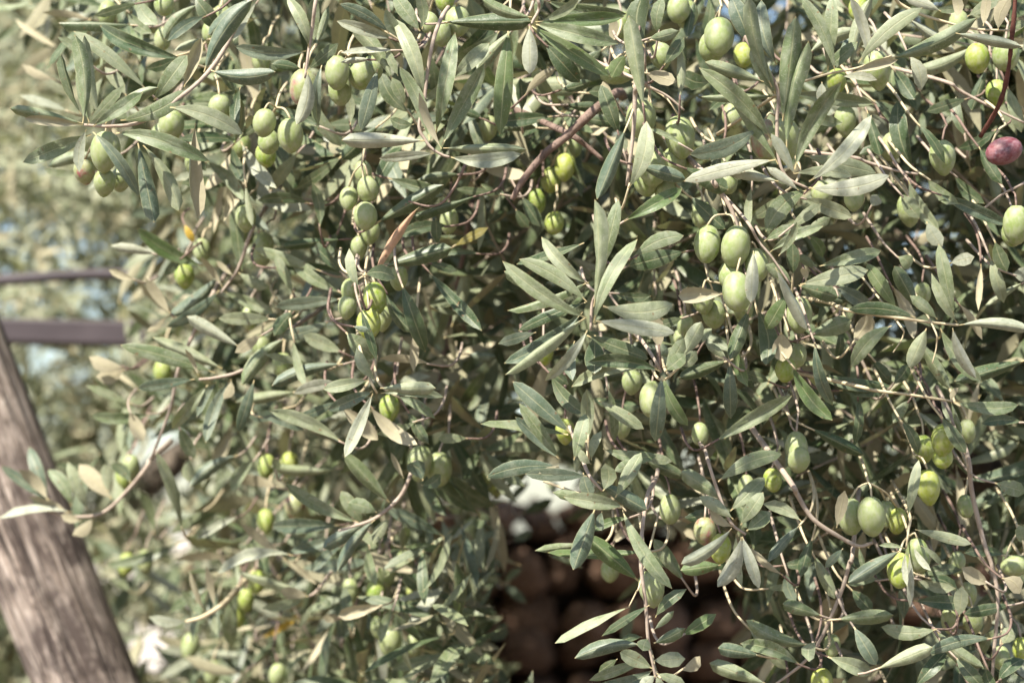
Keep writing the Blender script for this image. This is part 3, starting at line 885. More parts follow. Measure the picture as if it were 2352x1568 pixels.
sprig('F', 0.05, [(1200, 1090), (1320, 1120), (1560, 1150), (1860, 1195)], 13, [
    (1870, 1198, 2335, 1220, 96, 's', -.01), (1845, 1195, 1900, 1100, 42, 'u'), (1780, 1180, 1850, 1345, 30, 's'), (1850, 1200, 1925, 1430, 40, 's')], M_SHOOT)
# --- lower left (behind the focus)
sprig('G', 0.46, [(1040, 20, .03), (1010, 80), (880, 240), (700, 400), (480, 420), (290, 370)], 15, [
    (340, 315, 15, 78, 72, 't'), (330, 310, 130, 100, 84, 'u', -.01), (490, 350, 328, 95, 95, 's'), (600, 375, 470, 55, 84, 's', -.01),
    (770, 300, 540, 60, 118, 'u', .02), (740, 250, 720, 60, 84, 's', .02), (500, 392, -20, 368, 36, 'p'), (640, 430, 495, 552, 84, 'u', -.01),
    (470, 400, 200, 290, 55, 'u', .0), (560, 450, 420, 410, 66, 'u'), (330, 330, 200, -60, 90, 't', .03), (900, 190, 760, 60, 84, 'd', .01), (300, 360, 220, 290, 40, 's', .0)], M_TWIG)
sprig('G', 0.40, [(2260, 830, .06), (2180, 935), (2130, 970)], 14, [
    (2120, 965, 1805, 1050, 72, 's'), (2120, 970, 1925, 930, 82, 'u', -.01), (2110, 950, 1640, 790, 72, 's'), (2160, 1010, 2055, 1195, 40, 's'),
    (2190, 950, 2280, 1040, 100, 's'), (2200, 900, 1980, 720, 45, 'u')], M_TWIG)
sprig('G', 0.40, [(1650, 900, .1), (1540, 1020), (1400, 1110), (1280, 1145)], 20, [
    (1290, 1140, 1025, 1110, 76, 'p'), (1410, 1080, 1315, 790, 44, 'u'), (1480, 1050, 1420, 760, 50, 'u'), (1340, 1090, 1250, 930, 60, 's'), (1490, 1080, 1490, 1230, 50, 's')], M_SHOOT)
sprig('G', 0.36, [], 0, [
    (1255, 520, 1110, -20, 66, 's', .05), (1310, 20, 1300, 185, 92, 's', .05), (2340, 480, 1850, 492, 112, 't', -.04), (2360, 560, 1990, 670, 72, 't', 0),
    (2360, 610, 2155, 800, 74, 't', 0), (2020, 690, 1480, 738, 66, 'p', .02), (1970, 720, 1640, 480, 60, 'u', .05), (1640, 930, 1600, 1335, 110, 's', .12),
    (1790, 1255, 2055, 1095, 50, 'y', .3), (1640, 0, 1310, 215, 92, 't', .05), (1760, 20, 1590, 255, 90, 's', .03), (1930, 230, 1600, 170, 80, 'u', .06),
    (1420, 370, 1180, 540, 60, 's', .25), (1650, 420, 1350, 580, 60, 'p', .12), (2340, 90, 1860, 75, 80, 's', .05), (1900, 130, 1880, 20, 60, 's', 0),
    (1060, 540, 960, 240, 72, 's', .3), (1240, 600, 740, 760, 80, 'd', .4), (2351, 1120, 2220, 1120, 66, 'u', .06), (2050, 1380, 2210, 1480, 70, 'p', .4),
    (1890, 620, 1640, 640, 60, 's', .2), (900, 940, 760, 850, 55, 's', .5)], None)
# --- lower middle
sprig('H', 0.20, [(500, 60, .05), (470, 150), (400, 290), (240, 430), (80, 490), (-20, 520)], 16, [
    (330, 325, 20, -10, 104, 's', -.01), (245, 395, 45, 325, 105, 's', -.01), (230, 445, -30, 805, 84, 't', -.01), (330, 430, 215, 612, 84, 's', 0),
    (120, 460, -390, 190, 90, 's', .01), (100, 480, -250, 300, 60, 's', .02), (560, 175, 450, 60, 120, 't', -.02), (550, 205, 685, 130, 88, 'd', -.02),
    (170, 460, -130, 640, 100, 't', .01), (90, 490, 240, 620, 70, 's', .03), (150, 480, 0, 250, 100, 's', .03), (430, 160, 340, -20, 40, 'u', -.02)])
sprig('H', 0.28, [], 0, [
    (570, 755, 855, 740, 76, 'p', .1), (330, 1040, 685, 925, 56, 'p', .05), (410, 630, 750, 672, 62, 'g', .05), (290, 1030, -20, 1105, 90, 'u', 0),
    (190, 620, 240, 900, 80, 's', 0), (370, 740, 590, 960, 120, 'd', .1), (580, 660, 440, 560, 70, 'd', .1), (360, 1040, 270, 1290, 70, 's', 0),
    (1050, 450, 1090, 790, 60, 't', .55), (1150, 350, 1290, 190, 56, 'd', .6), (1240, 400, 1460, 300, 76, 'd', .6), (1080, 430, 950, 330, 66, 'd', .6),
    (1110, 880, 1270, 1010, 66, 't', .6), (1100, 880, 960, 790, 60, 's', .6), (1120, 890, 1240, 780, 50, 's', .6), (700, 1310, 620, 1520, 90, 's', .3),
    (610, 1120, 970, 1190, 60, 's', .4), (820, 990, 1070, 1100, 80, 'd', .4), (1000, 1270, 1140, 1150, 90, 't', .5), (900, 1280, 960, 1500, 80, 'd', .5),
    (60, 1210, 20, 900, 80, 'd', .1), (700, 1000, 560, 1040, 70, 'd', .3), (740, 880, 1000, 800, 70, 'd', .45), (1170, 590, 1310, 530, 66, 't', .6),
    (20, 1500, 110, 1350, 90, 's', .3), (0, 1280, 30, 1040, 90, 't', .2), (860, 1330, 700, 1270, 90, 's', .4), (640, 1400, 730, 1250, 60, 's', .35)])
sprig('H', -0.02, [(1635, -40, .04), (1700, 130), (1795, 245)], 15, [
    (1500, 85, 998, 150, 110, 't'), (1690, 142, 1280, 128, 92, 't', -.015), (1495, 70, 1357, 125, 36, 'u', -.02), (1800, 245, 1815, 52, 112, 's', -.025),
    (1885, 290, 2065, -20, 100, 's', -.02), (1870, 112, 2003, 38, 82, 's', -.01), (1740, 330, 1455, 255, 82, 's', .0), (1940, 350, 1558, 290, 112, 's', -.03),
    (1760, 180, 2105, 378, 112, 't', .01), (1665, 120, 1720, 290, 100, 't', .02), (1720, 60, 1640, -40, 60, 's', -.01)])
sprig('H', -0.02, [(1850, 340), (1930, 360), (1960, 385)], 9, [
    (1745, 370, 1595, 788, 132, 't', .0), (1935, 378, 2272, 912, 100, 's', -.01), (1795, 385, 1795, 522, 62, 't', .02)], M_SHOOT)
sprig('H', 0.06, [], 0, [
    (1980, 430, 1715, 525, 64, 'g', 0), (2045, 862, 1695, 560, 128, 'g', -.03), (2075, 662, 1420, 700, 84, 'g', .0), (1690, 620, 1335, 655, 62, 's', .02),
    (2360, 870, 2150, 575, 100, 's', .02), (1860, 612, 2020, 470, 72, 'u', .12), (2100, 660, 2300, 770, 84, 'd', .06), (2080, 30, 2360, 150, 92, 'd', .05),
    (2050, 0, 2280, 45, 72, 's', -.02)])
sprig('H', 0.0, [(2170, 150, .08), (2100, 300, .03), (2060, 700), (2095, 1020), (2110, 1250), (2140, 1420), (2165, 1540)], 15, [
    (1985, 1042, 1455, 1255, 48, 's<', -.01), (2120, 1030, 1790, 1240, 60, 'd'), (2160, 1115, 2370, 925, 84, 'd', .01), (2150, 1200, 2290, 1068, 50, 's', -.02),
    (2150, 1292, 2370, 1190, 84, 'd', -.01), (2070, 1250, 1920, 1290, 60, 'd', .02), (2070, 1305, 1602, 1397, 108, 't', -.01), (1900, 1400, 1770, 1490, 60, 'd', .02),
    (2140, 1465, 1910, 1350, 105, 's', -.03), (2090, 1410, 1720, 1542, 76, 's', .0), (2150, 1470, 1740, 1605, 112, 't', .01), (2145, 1412, 2370, 1400, 112, 's', -.02),
    (2170, 1500, 2370, 1575, 74, 's', -.02), (2160, 1515, 2060, 1610, 84, 'p', -.03), (2110, 1260, 2075, 1345, 100, 's', -.02), (2165, 1520, 2180, 1620, 60, 's', -.02)], M_TWIG)
sprig('H', 0.0, [(2060, 870), (2030, 940), (1980, 1040)], 7, [], M_SHOOT)
# --- lower right
sprig('I', 0.02, [(150, -40, .06), (175, 40), (240, 240), (330, 460), (435, 545)], 14, [
    (295, 310, -10, 108, 112, 's'), (350, 440, 115, 283, 92, 's', -.02), (345, 490, 190, 380, 66, 'u', -.01), (400, 480, 553, 258, 102, 's', -.03),
    (330, 382, 572, 148, 108, 's', .0), (440, 520, 610, 388, 108, 's', -.03), (340, 502, -10, 748, 92, 'p', -.03), (405, 560, 240, 907, 112, 'p', -.03),
    (412, 560, 526, 912, 82, 'p', -.03), (370, 540, 410, 908, 60, 's', .01), (265, 755, -10, 790, 104, 'g', .01), (245, 182, 690, -10, 112, 's', -.01)], M_TWIG)
sprig('I', 0.06, [(740, 180), (790, 270), (900, 440), (1080, 560), (1215, 625), (1310, 600)], 19, [
    (1060, 500, 1120, 235, 84, 'u', -.01), (820, 455, 550, 330, 88, 's', 0), (1215, 630, 1258, 812, 40, 's', -.01), (1105, 640, 980, 775, 60, 't', -.01)], M_TWIG)
sprig('I', 0.08, [(1170, 690), (1150, 740), (1100, 920), (1000, 1160), (930, 1300), (830, 1430), (620, 1590)], 15, [], M_TWIG)
sprig('I', 0.04, [(1560, 400, .03), (1555, 520), (1540, 640)], 11, [
    (1550, 420, 1625, 40, 76, 's', -.01), (1600, 510, 1995, 612, 76, 's', .01), (1535, 670, 1548, 900, 44, 'p', -.03), (1562, 680, 1573, 1055, 56, 'p', -.03),
    (1590, 628, 1712, 795, 50, 'p', -.03), (1640, 620, 1792, 765, 44, 's', 0), (1500, 655, 1145, 872, 105, 't', .0), (1530, 640, 1350, 620, 36, 's', -.01)], M_SHOOT)
sprig('I', 0.08, [], 0, [
    (690, 825, 470, 640, 52, 'u', 0), (810, 480, 585, 735, 76, 't', -.02), (900, 555, 812, 842, 84, 'd', -.01), (960, 1105, 690, 1020, 95, 's', -.02),
    (1060, 1130, 1452, 1100, 104, 's', -.02), (1750, 1195, 1370, 1180, 104, 's', -.02), (870, 1305, 440, 1135, 108, 's', -.02), (810, 1442, 400, 1295, 105, 's', -.03),
    (540, 1380, 245, 1325, 100, 't', 0), (580, 1575, 185, 1428, 108, 's', -.02), (1000, 1385, 1322, 1502, 112, 's', -.03), (1180, 1180, 1335, 1445, 108, 't', -.02),
    (1340, 1470, 1720, 1320, 108, 's', -.04), (2130, 1260, 1690, 1362, 92, 't', -.03), (1750, 1200, 2075, 1462, 112, 's', -.02), (1600, 1590, 1815, 1350, 104, 'd', 0),
    (1590, 1000, 1965, 1022, 104, 'd', .02), (2265, 1030, 1945, 1090, 84, 'd', .02), (2230, 690, 1925, 672, 84, 'd', .02), (2115, 885, 1918, 768, 108, 'u', -.02),
    (2200, 845, 2325, 955, 112, 'u', -.02), (2150, 190, 2370, 255, 112, 's', 0), (1905, 1110, 1925, 905, 104, 's', -.01), (-10, 1245, 232, 1092, 92, 'g', -.04),
    (-10, 1480, 125, 1380, 84, 'u', -.04), (900, 680, 1050, 990, 84, 's', 0), (720, 800, 780, 1010, 84, 't', .02), (560, 920, 800, 900, 50, 's', .03),
    (1160, 920, 1310, 1080, 100, 'd', .02), (1680, 840, 1900, 930, 84, 'd', .02), (1610, 850, 1880, 915, 80, 's', .02), (2351, 620, 2320, 480, 84, 's', .01),
    (1880, 1390, 2060, 1590, 104, 'd', -.02), (2170, 1560, 2360, 1400, 100, 'd', 0), (2100, 1460, 2150, 1600, 84, 'd', -.02), (1640, 830, 1920, 790, 80, 'd', .05),
    (1360, 860, 1130, 890, 84, 's', .02), (680, 760, 900, 740, 80, 'd', .04), (450, 1180, 720, 1480, 90, 's', .02), (920, 1280, 870, 1420, 100, 's', -.03),
    (1520, 1140, 1515, 900, 84, 't', .05), (1440, 900, 1480, 1560, 30, 'd', .1), (2200, 1300, 2260, 1180, 100, 's', .0), (0, 430, 215, 395, 92, 'd', .03)])
sprig('I', 0.1, [(1950, -30), (1990, 250), (2080, 620), (2130, 760), (2170, 1000), (2140, 1400), (2130, 1580)], 18, [], M_TWIG)

# =========================================================== olives measured from the photograph
cluster('A', 0.012, [(725, 1040, 105, 138), (720, 1255, 82, 92, '', .02), (580, 1180, 80, 85, 'k', .03), (830, 1235, 70, 85, '', .035)], (760, 890))
cluster('A', 0.07, [(1820, 845, 100, 98), (2000, 930, 92, 118, '', -.005), (1850, 975, 80, 90, '', .02), (1830, 1065, 72, 85, 'b', .05)], (1900, 740))
cluster('A', 0.14, [(1510, 750, 80, 100), (1180, 860, 92, 105, '', .02), (1110, 930, 70, 80, '', .05)])
cluster('A', 0.02, [(2090, 605, 105, 132, 'k')], (2110, 470))
cluster('A', 0.2, [(1340, 1120, 70, 85), (1660, 1000, 70, 85), (1690, 1500, 75, 90), (1800, 420, 70, 80)])
cluster('A', 0.15, [(1530, 120, 70, 85), (1450, 215, 60, 85), (1130, 30, 70, 85), (740, 90, 60, 90, '', .15), (1120, 270, 60, 80, '', .06)])
cluster('B', 0.025, [(-30, 500, 85, 118), (130, 510, 92, 110, '', .01), (-10, 620, 85, 108, '', .025), (215, 470, 80, 90, '', .03)], (40, 390))
cluster('B', 0.03, [(712, 0, 82, 80, 'b'), (605, 160, 66, 82, 'd', .03), (800, 150, 92, 108, '', .04), (690, 230, 66, 90, '', .03)], (700, -110))
cluster('B', 0.08, [(182, 1300, 86, 90), (50, 1365, 66, 82, '', .01), (165, 1485, 86, 98, '', .005), (150, 1185, 62, 82, '', .04)], (140, 1130))
cluster('B', 0.22, [(1540, 1150, 76, 96, 'b'), (1440, 1240, 70, 92, 'b', .04)], (1560, 1000))
cluster('B', 0.22, [(1345, 1385, 62, 88, 'b'), (1465, 1535, 76, 82, 'b', -.02), (1590, 1005, 80, 85, '', .04)])
cluster('B', 0.03, [(2062, 815, 108, 132), (2150, 1150, 112, 130, '', -.005), (2100, 1240, 100, 112, '', .015), (2330, 940, 105, 145, '', -.01)], (2120, 600))
cluster('B', 0.035, [(2290, 1110, 90, 100), (2350, 1160, 80, 90, '', .01), (2230, 1310, 80, 90, '', .015)], (2330, 980))
cluster('B', 0.05, [(1895, 515, 112, 72, 'h'), (2200, 385, 86, 92)], (2040, 330))
cluster('B', 0.2, [(1010, 880, 70, 85), (1130, 760, 60, 80), (740, 1520, 60, 90), (1930, 170, 60, 90), (2320, 60, 80, 100, '', -.1)])
cluster('C', -0.015, [(252, 250, 106, 134), (205, 320, 105, 110, '', .025)], (270, 50))
cluster('C', 0.02, [(570, 960, 100, 145, 'k'), (700, 965, 95, 155, '', .008)], (640, 800))
cluster('C', 0.05, [(1340, 480, 92, 132), (1060, 560, 70, 90, 'b', .05), (340, 800, 72, 92, '', .03), (1120, 830, 66, 105, '', .06)])
cluster('C', 0.07, [(2030, 400, 86, 104, 'b'), (2225, 380, 100, 110), (2165, 640, 84, 92, 'b', .03)])
cluster('C', 0.05, [(1790, 1080, 92, 118), (1440, 1010, 80, 100, '', .05)])
cluster('C', 0.0, [(2215, 1040, 128, 96, 'vh')], (2225, 860))
cluster('C', 0.05, [(1180, 1370, 92, 84), (1560, 1440, 86, 112, '', .02), (960, 1330, 80, 90, '', .05), (310, 1250, 70, 90, '', .03), (140, 1480, 80, 95, '', .05)])
cluster('C', -0.01, [(2300, 1545, 82, 135)])
cluster('C', 0.12, [(1210, 60, 70, 92, 'b'), (30, 100, 80, 100), (420, 380, 70, 90, 'b'), (1900, 160, 70, 90)])
cluster('D', 0.34, [(1270, 330, 72, 86, 'b'), (1390, 155, 62, 82)])
cluster('D', 0.3, [(1810, 120, 84, 92), (1790, 190, 84, 88), (1680, 40, 66, 90)])
cluster('D', 0.34, [(1800, 830, 66, 96), (1950, 950, 78, 90), (1120, 990, 66, 82, 'b', .2), (1720, 620, 62, 84)])
cluster('E', 0.07, [(230, 485, 82, 112, 'b', -.01), (188, 660, 86, 108, 'b', -.03), (60, 430, 66, 82, '', .02), (40, 545, 66, 82, '', .02), (395, 345, 66, 88, '', .03), (285, 620, 56, 88, '', .03)], (160, 330))
cluster('E', 0.14, [(120, 140, 60, 82), (200, 30, 66, 84), (2350, 770, 66, 90), (1390, 860, 72, 84, 'b'), (650, 710, 60, 84, '', .4)])
cluster('E', 0.05, [(2140, 1180, 92, 128), (2000, 1060, 76, 84, '', .03), (1540, 1400, 70, 88, 'b', .05), (330, 1240, 72, 90, 'b', .12), (1930, 1370, 66, 84, '', .1)])
cluster('F', -0.01, [(170, 112, 92, 132), (367, 128, 106, 145, '', -.01)], (300, -90))
cluster('F', -0.015, [(375, 440, 106, 142, '', -.015), (330, 325, 86, 102, '', .012), (510, 255, 84, 118, '', .008)], (440, 130))
cluster('F', 0.03, [(140, 505, 98, 88), (215, 595, 86, 98, '', .01), (420, 560, 78, 82, '', .02)], (180, 370))
cluster('F', 0.05, [(805, 600, 92, 124), (710, 975, 78, 88, 'b', -.02), (795, 880, 62, 84, '', .02)])
cluster('F', 0.02, [(2270, 40, 78, 92), (1650, 460, 62, 84, '', .1)])
cluster('F', 0.06, [(785, 1510, 78, 112), (120, 1420, 60, 82, '', .06), (20, 680, 60, 82, '', .08), (1960, 1400, 60, 82, '', .1)])
cluster('F', 0.05, [(1800, 1455, 92, 110, 'b'), (1660, 1520, 72, 96, 'b', .03)])
cluster('G', 0.5, [(900, 80, 62, 84), (855, 145, 60, 82, 'b', .03)])
cluster('G', 0.42, [(1835, 75, 60, 84, 'b'), (2030, 350, 82, 90, 'k', .06), (1830, 450, 60, 84, 'b', .08), (1990, 60, 66, 84, 'b', .05)])
cluster('G', 0.75, [(1000, 730, 60, 82), (870, 750, 60, 82, 'b'), (1310, 1310, 60, 92), (1465, 1500, 60, 88)])
cluster('G', 0.55, [(1690, 1000, 52, 82, 'b'), (1630, 1105, 54, 84, 'b')])
cluster('G', 0.55, [(2240, 760, 62, 84), (1770, 870, 62, 84, 'b'), (1910, 1510, 60, 82)])
cluster('H', 0.25, [(672, 95, 92, 118), (540, 50, 72, 120)])
cluster('H', 0.42, [(310, 790, 70, 104), (430, 740, 66, 88), (235, 950, 58, 92, 'b', -.02), (60, 930, 58, 84)])
cluster('H', 0.48, [(500, 960, 54, 82, 'b'), (505, 1085, 62, 82, 'v')])
cluster('H', 0.4, [(335, 1285, 66, 108), (500, 1300, 60, 82), (260, 1185, 60, 82)])
cluster('H', 0.55, [(930, 500, 62, 84), (1000, 165, 66, 82, 'b'), (1070, 200, 60, 82, 'b')])
cluster('H', -0.01, [(2135, 912, 92, 124)], (2085, 690))
cluster('H', 0.08, [(2262, 370, 72, 104), (1850, 790, 66, 82, '', .2)])
cluster('I', 0.05, [(800, 30, 78, 92), (620, 170, 66, 84, 'b', .03), (440, 215, 60, 84, '', .06)])
cluster('I', 0.04, [(1160, 420, 78, 128), (1302, 418, 88, 138, '', -.015), (1480, 450, 60, 92, 'b', .05), (1400, 400, 60, 92, '', .06)], (1280, 190))
cluster('I', 0.05, [(1690, 215, 76, 120, 'b'), (1790, 10, 76, 84, 'b')])
cluster('I', 0.05, [(155, 520, 80, 96, 'k'), (262, 640, 66, 104, 'b', -.01)])
cluster('I', 0.05, [(1495, 790, 70, 125, 'b', -.03), (1620, 690, 78, 122, '', .0)], (1560, 560))
cluster('I', 0.08, [(2290, 760, 96, 78, 'h'), (1890, 740, 56, 82, '', .06), (1970, 950, 56, 82, '', .06)])
cluster('I', 0.1, [(1030, 1310, 58, 82), (960, 1550, 82, 90, 'b', -.03), (1840, 1130, 58, 88), (2000, 1145, 76, 84), (2190, 1390, 66, 84), (1950, 350 - 0, 56, 82), (2330, 1330, 60, 82, 'b')])

# the largest 300 measured leaves become parts of their twigs
HERO.sort(key=lambda r: -r[0] * (50 if ('y' in r[5] or 'r' in r[5]) else 1))
N_PART = 300
hero_leaves = [hero_leaf_object(r) for r in HERO[:N_PART]]
REST = HERO[N_PART:]
print('measured leaves', len(HERO))
#@@END

# =========================================================== foliage mass (numpy), one mesh per call
LO_T = [leaf_template(R_LO, C_LO, c, b, f, False, t, 0.0) for c, b, f, t in ((0.6, 0.0, 0.7, 0.6), (-0.6, 0.3, 1.2, -1.0), (1.2, -0.3, 0.9, 1.3), (0.3, 0.1, -0.4, -0.8))]
FAR_T = [leaf_template([0.0, 0.3, 0.65, 1.0], C_LO, 0.5, 0.0, 0.6)]
FAR_2 = [leaf_template([0.0, 0.55, 1.0], C_LO, 0.5, 0.0, 0.6)]


class LeafMass:
    def __init__(self, tpls):
        self.t = tpls
        self.B, self.A, self.N, self.L, self.W, self.I = [], [], [], [], [], []

    def add(self, B, A, Nn, L, W, mi=0):
        self.I.append(np.atleast_1d(mi))
        self.B.append(np.atleast_2d(B)); self.A.append(np.atleast_2d(A)); self.N.append(np.atleast_2d(Nn))
        self.L.append(np.atleast_1d(L)); self.W.append(np.atleast_1d(W))

    def build(self, name, mat, parent, off, keep=None):
        B = np.concatenate(self.B); A = np.concatenate(self.A); Nn = np.concatenate(self.N)
        L = np.concatenate(self.L); W = np.concatenate(self.W); I = np.concatenate(self.I)
        if keep is not None:
            k = keep(B + A * L[:, None] * 0.5)
            B, A, Nn, L, W, I = B[k], A[k], Nn[k], L[k], W[k], I[k]
        Nn = Nn - A * np.sum(A * Nn, 1)[:, None]
        Nn /= np.linalg.norm(Nn, axis=1)[:, None] + 1e-9
        X = np.cross(A, Nn)
        n = len(B)
        which = rng.integers(0, len(self.t), n)
        VV, QQ, UU, RR, MI = [], [], [], [], []
        base = 0
        for ti, (V, U, F) in enumerate(self.t):
            s = np.where(which == ti)[0]
            if not len(s):
                continue
            P = (B[s][:, None, :] + X[s][:, None, :] * (V[None, :, 0:1] * W[s][:, None, None])
                 + A[s][:, None, :] * (V[None, :, 1:2] * L[s][:, None, None]) + Nn[s][:, None, :] * (V[None, :, 2:3] * L[s][:, None, None] * 0.28))
            nv = len(V)
            Fq = np.array(F)
            Q = Fq[None] + (np.arange(len(s)) * nv)[:, None, None] + base
            VV.append(P.reshape(-1, 3)); QQ.append(Q.reshape(-1, 4))
            UU.append(np.broadcast_to(U[None], (len(s), nv, 2)).reshape(-1, 2))
            RR.append(np.repeat(rng.random(len(s)), nv))
            MI.append(np.repeat(I[s], len(F)))
            base += nv * len(s)
        V = np.concatenate(VV) + np.array(off); Q = np.concatenate(QQ); U = np.concatenate(UU); R = np.concatenate(RR)
        me = bpy.data.meshes.new(name)
        me.vertices.add(len(V)); me.vertices.foreach_set('co', V.astype(np.float32).ravel())
        me.loops.add(Q.size); me.loops.foreach_set('vertex_index', Q.astype(np.int32).ravel())
        me.polygons.add(len(Q))
        me.polygons.foreach_set('loop_start', (np.arange(len(Q)) * 4).astype(np.int32))
        me.polygons.foreach_set('loop_total', np.full(len(Q), 4, dtype=np.int32))
        me.update(calc_edges=True)
        uvl = me.uv_layers.new(name='UVMap')
        uvl.data.foreach_set('uv', U[Q.ravel()].astype(np.float32).ravel())
        a = me.attributes.new('rnd', 'FLOAT', 'POINT')
        a.data.foreach_set('value', R.astype(np.float32))
        me.polygons.foreach_set('use_smooth', np.ones(len(Q), dtype=bool))
        for m_ in (mat if isinstance(mat, list) else [mat]):
            me.materials.append(m_)
        me.polygons.foreach_set('material_index', np.concatenate(MI).astype(np.int32))
        me.update()
        o = bpy.data.objects.new(name, me)
        COL.objects.link(o)
        o.parent = parent
        o['kind'] = 'stuff'
        print(name, n, 'leaves', len(Q) * 2, 'tris')
        return o


def norm(a):
    return a / (np.linalg.norm(a, axis=-1, keepdims=True) + 1e-9)


def grow_twig(mass, P0, D, length, leafL, tubes=None, r=0.0014, pitch=0.018, droop=0.5, pal=(0,), nb=(0, -0.25, 0.75)):
    """one shoot with opposite leaf pairs; returns its end"""
    n = max(4, int(length / pitch))
    P = np.array(P0, float)
    D = norm(np.array(D, float))
    pts = [P.copy()]
    phase = rng.random() * math.pi
    for i in range(n):
        D = norm(D + np.array([0, 0, -0.02 * droop]) + rng.normal(0, 0.05, 3))
        P = P + D * (length / n)
        pts.append(P.copy())
        if i < 1:
            continue
        a = np.cross(D, [0.3, 0.2, 1.0]); a = norm(a); b = np.cross(D, a)
        th = phase + (i % 2) * math.pi / 2 + rng.normal(0, 0.3)
        rad = a * math.cos(th) + b * math.sin(th)
        s = 1.0 if i < n - 3 else 0.75
        for sg in (1, -1):
            if rng.random() < 0.10:
                continue
            A = norm(D * rng.uniform(0.45, 1.0) + rad * sg * rng.uniform(0.7, 1.0) + np.array([0, 0, rng.uniform(-0.25, 0.12)]))
            fl = -1.0 if rng.random() < 0.16 else 1.0
            Nn = fl * norm(D * 0.6 * (nb[1] == -0.25) + np.array(nb) + rng.normal(0, 0.35, 3) - rad * sg * 0.2)
            L = leafL * s * rng.uniform(0.72, 1.2)
            mass.add(P, A, Nn, L, L * rng.uniform(0.145, 0.20), pal[rng.integers(len(pal))])
    A = norm(D + rng.normal(0, 0.2, 3))
    mass.add(P, A, norm(np.array([0, -0.3, 0.8]) + rng.normal(0, 0.3, 3)), leafL * 0.8, leafL * 0.14)
    if tubes is not None and not any(in_hole(q) for q in (pts[0], pts[len(pts) // 2], pts[-1])):
        st = pts[::max(1, len(pts) // 4)]
        if len(st) < 3:
            st = [pts[0], pts[len(pts) // 2], pts[-1]]
        tubes.add([Vector(p) for p in st], r, r * 0.5, 5, 2)
    return P


# openings of the crown seen in the photograph (view pixels): centre, half axes
HOLES = [(1245, 1150, 135, 82), (1420, 1420, 320, 250), (1250, 1330, 140, 150), (1310, 1260, 160, 110), (1190, 935, 48, 58), (378, 1060, 74, 92), (2255, 1075, 85, 60), (415, 1240, 34, 34), (428, 1312, 30, 30), (318, 1322, 28, 28), (1020, 1190, 45, 55), (880, 1130, 26, 26), (2150, 950, 30, 30),
         (345, 1480, 62, 62), (1250, 1290, 90, 90), (1580, 1050, 60, 30), (2230, 1330, 60, 50), (2090, 1400, 70, 60), (1690, 1530, 80, 70)]


def in_hole(q):
    u, v, d = project(np.array(q)[None])
    u, v = u[0], v[0]
    return any(((u - cx) / ax) ** 2 + ((v - cy) / ay) ** 2 < 1.15 for cx, cy, ax, ay in HOLES) or (d[0] < 4 and -100 < v < 1700 and u > -150 and u < crown_left(np.array([v]))[0] - 40)


def crown_left(v):
    return np.interp(v, [-400, 0, 250, 520, 800, 1050, 1300, 1568, 2000], [60, 110, 300, 330, 400, 300, 320, 400, 420])


def in_frame_keep(Pm):
    u, v, d = project(Pm)
    k = np.ones(len(Pm), bool)
    seed = rng.random(len(Pm))
    for cx, cy, ax, ay in HOLES:
        q = ((u - cx) / ax) ** 2 + ((v - cy) / ay) ** 2
        k &= ~((q < 1.0) & (seed < np.where(v > 1210, 0.985, 0.93)))
    lim = crown_left(v) - (d - 1.75) * 40
    k &= (u > lim - 140 * seed ** 2) | (u < -120) | (v < -60)
    # keep a clear shell before the measured sprigs
    k &= ~((u > -150) & (u < 2500) & (v > -120) & (v < 1700) & (d < 1.86 + 0.45 * np.clip((1200 - u) / 700, 0, 1) * np.clip((v - 250) / 600, 0, 1)))
    return k


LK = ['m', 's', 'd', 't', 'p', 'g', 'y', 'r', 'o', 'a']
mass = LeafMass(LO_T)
twigs_stuff = Tubes()
# interior shoots behind the measured ones
for i in range(1900):
    u = rng.uniform(-200, 2750)
    v = rng.uniform(-350, 1850)
    d = 2.0 + 1.6 * rng.random() ** 1.2 + 0.45 * np.clip((1200 - u) / 700, 0, 1) * np.clip((v - 250) / 600, 0, 1)
    P0 = np.array(at(u, v, d))
    D = norm(np.array([rng.normal(-0.15, 0.75), rng.normal(-0.35, 0.5), rng.normal(-0.1, 0.65)]))
    L = rng.uniform(0.13, 0.24)
    P0 = P0 - D * L * 0.5
    pm = (P0 + D * L * 0.5)[None]
    uu, vv, dd = project(pm)
    if uu[0] < crown_left(vv[0]) - 40 or (uu[0] < crown_left(vv[0]) + 350 and rng.random() < 0.55):
        continue
    if any(((uu[0] - cx) / ax) ** 2 + ((vv[0] - cy) / ay) ** 2 < 1.0 for cx, cy, ax, ay in HOLES):
        continue
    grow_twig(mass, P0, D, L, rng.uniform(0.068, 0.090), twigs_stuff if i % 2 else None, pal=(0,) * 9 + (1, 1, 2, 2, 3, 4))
# the upper crown above the picture: it carries on over the wall and shades it
for i in range(560):
    z = rng.uniform(2.15, 3.9)
    x = rng.uniform(-0.75, 2.0)
    y0 = 1.78 + 0.10 * (z - 2.1) ** 2
    y = rng.uniform(y0, 4.4)
    D = norm(np.array([rng.normal(0, 0.7), rng.normal(-0.2, 0.6), rng.normal(0.1, 0.6)]))
    grow_twig(mass, (x, y, z), D, rng.uniform(0.2, 0.34), rng.uniform(0.058, 0.072), twigs_stuff, pitch=0.024)
# right flank of the crown, beside the picture
for i in range(120):
    P0 = (rng.uniform(0.6, 1.6), rng.uniform(1.9, 3.6), rng.uniform(0.9, 2.3))
    uu, vv, dd = project(np.array([P0]))
    if uu[0] < 2450:
        continue
    D = norm(np.array([rng.normal(0, 0.7), rng.normal(-0.3, 0.5), rng.normal(-0.1, 0.6)]))
    grow_twig(mass, P0, D, rng.uniform(0.18, 0.3), rng.uniform(0.055, 0.07), twigs_stuff, pitch=0.022)
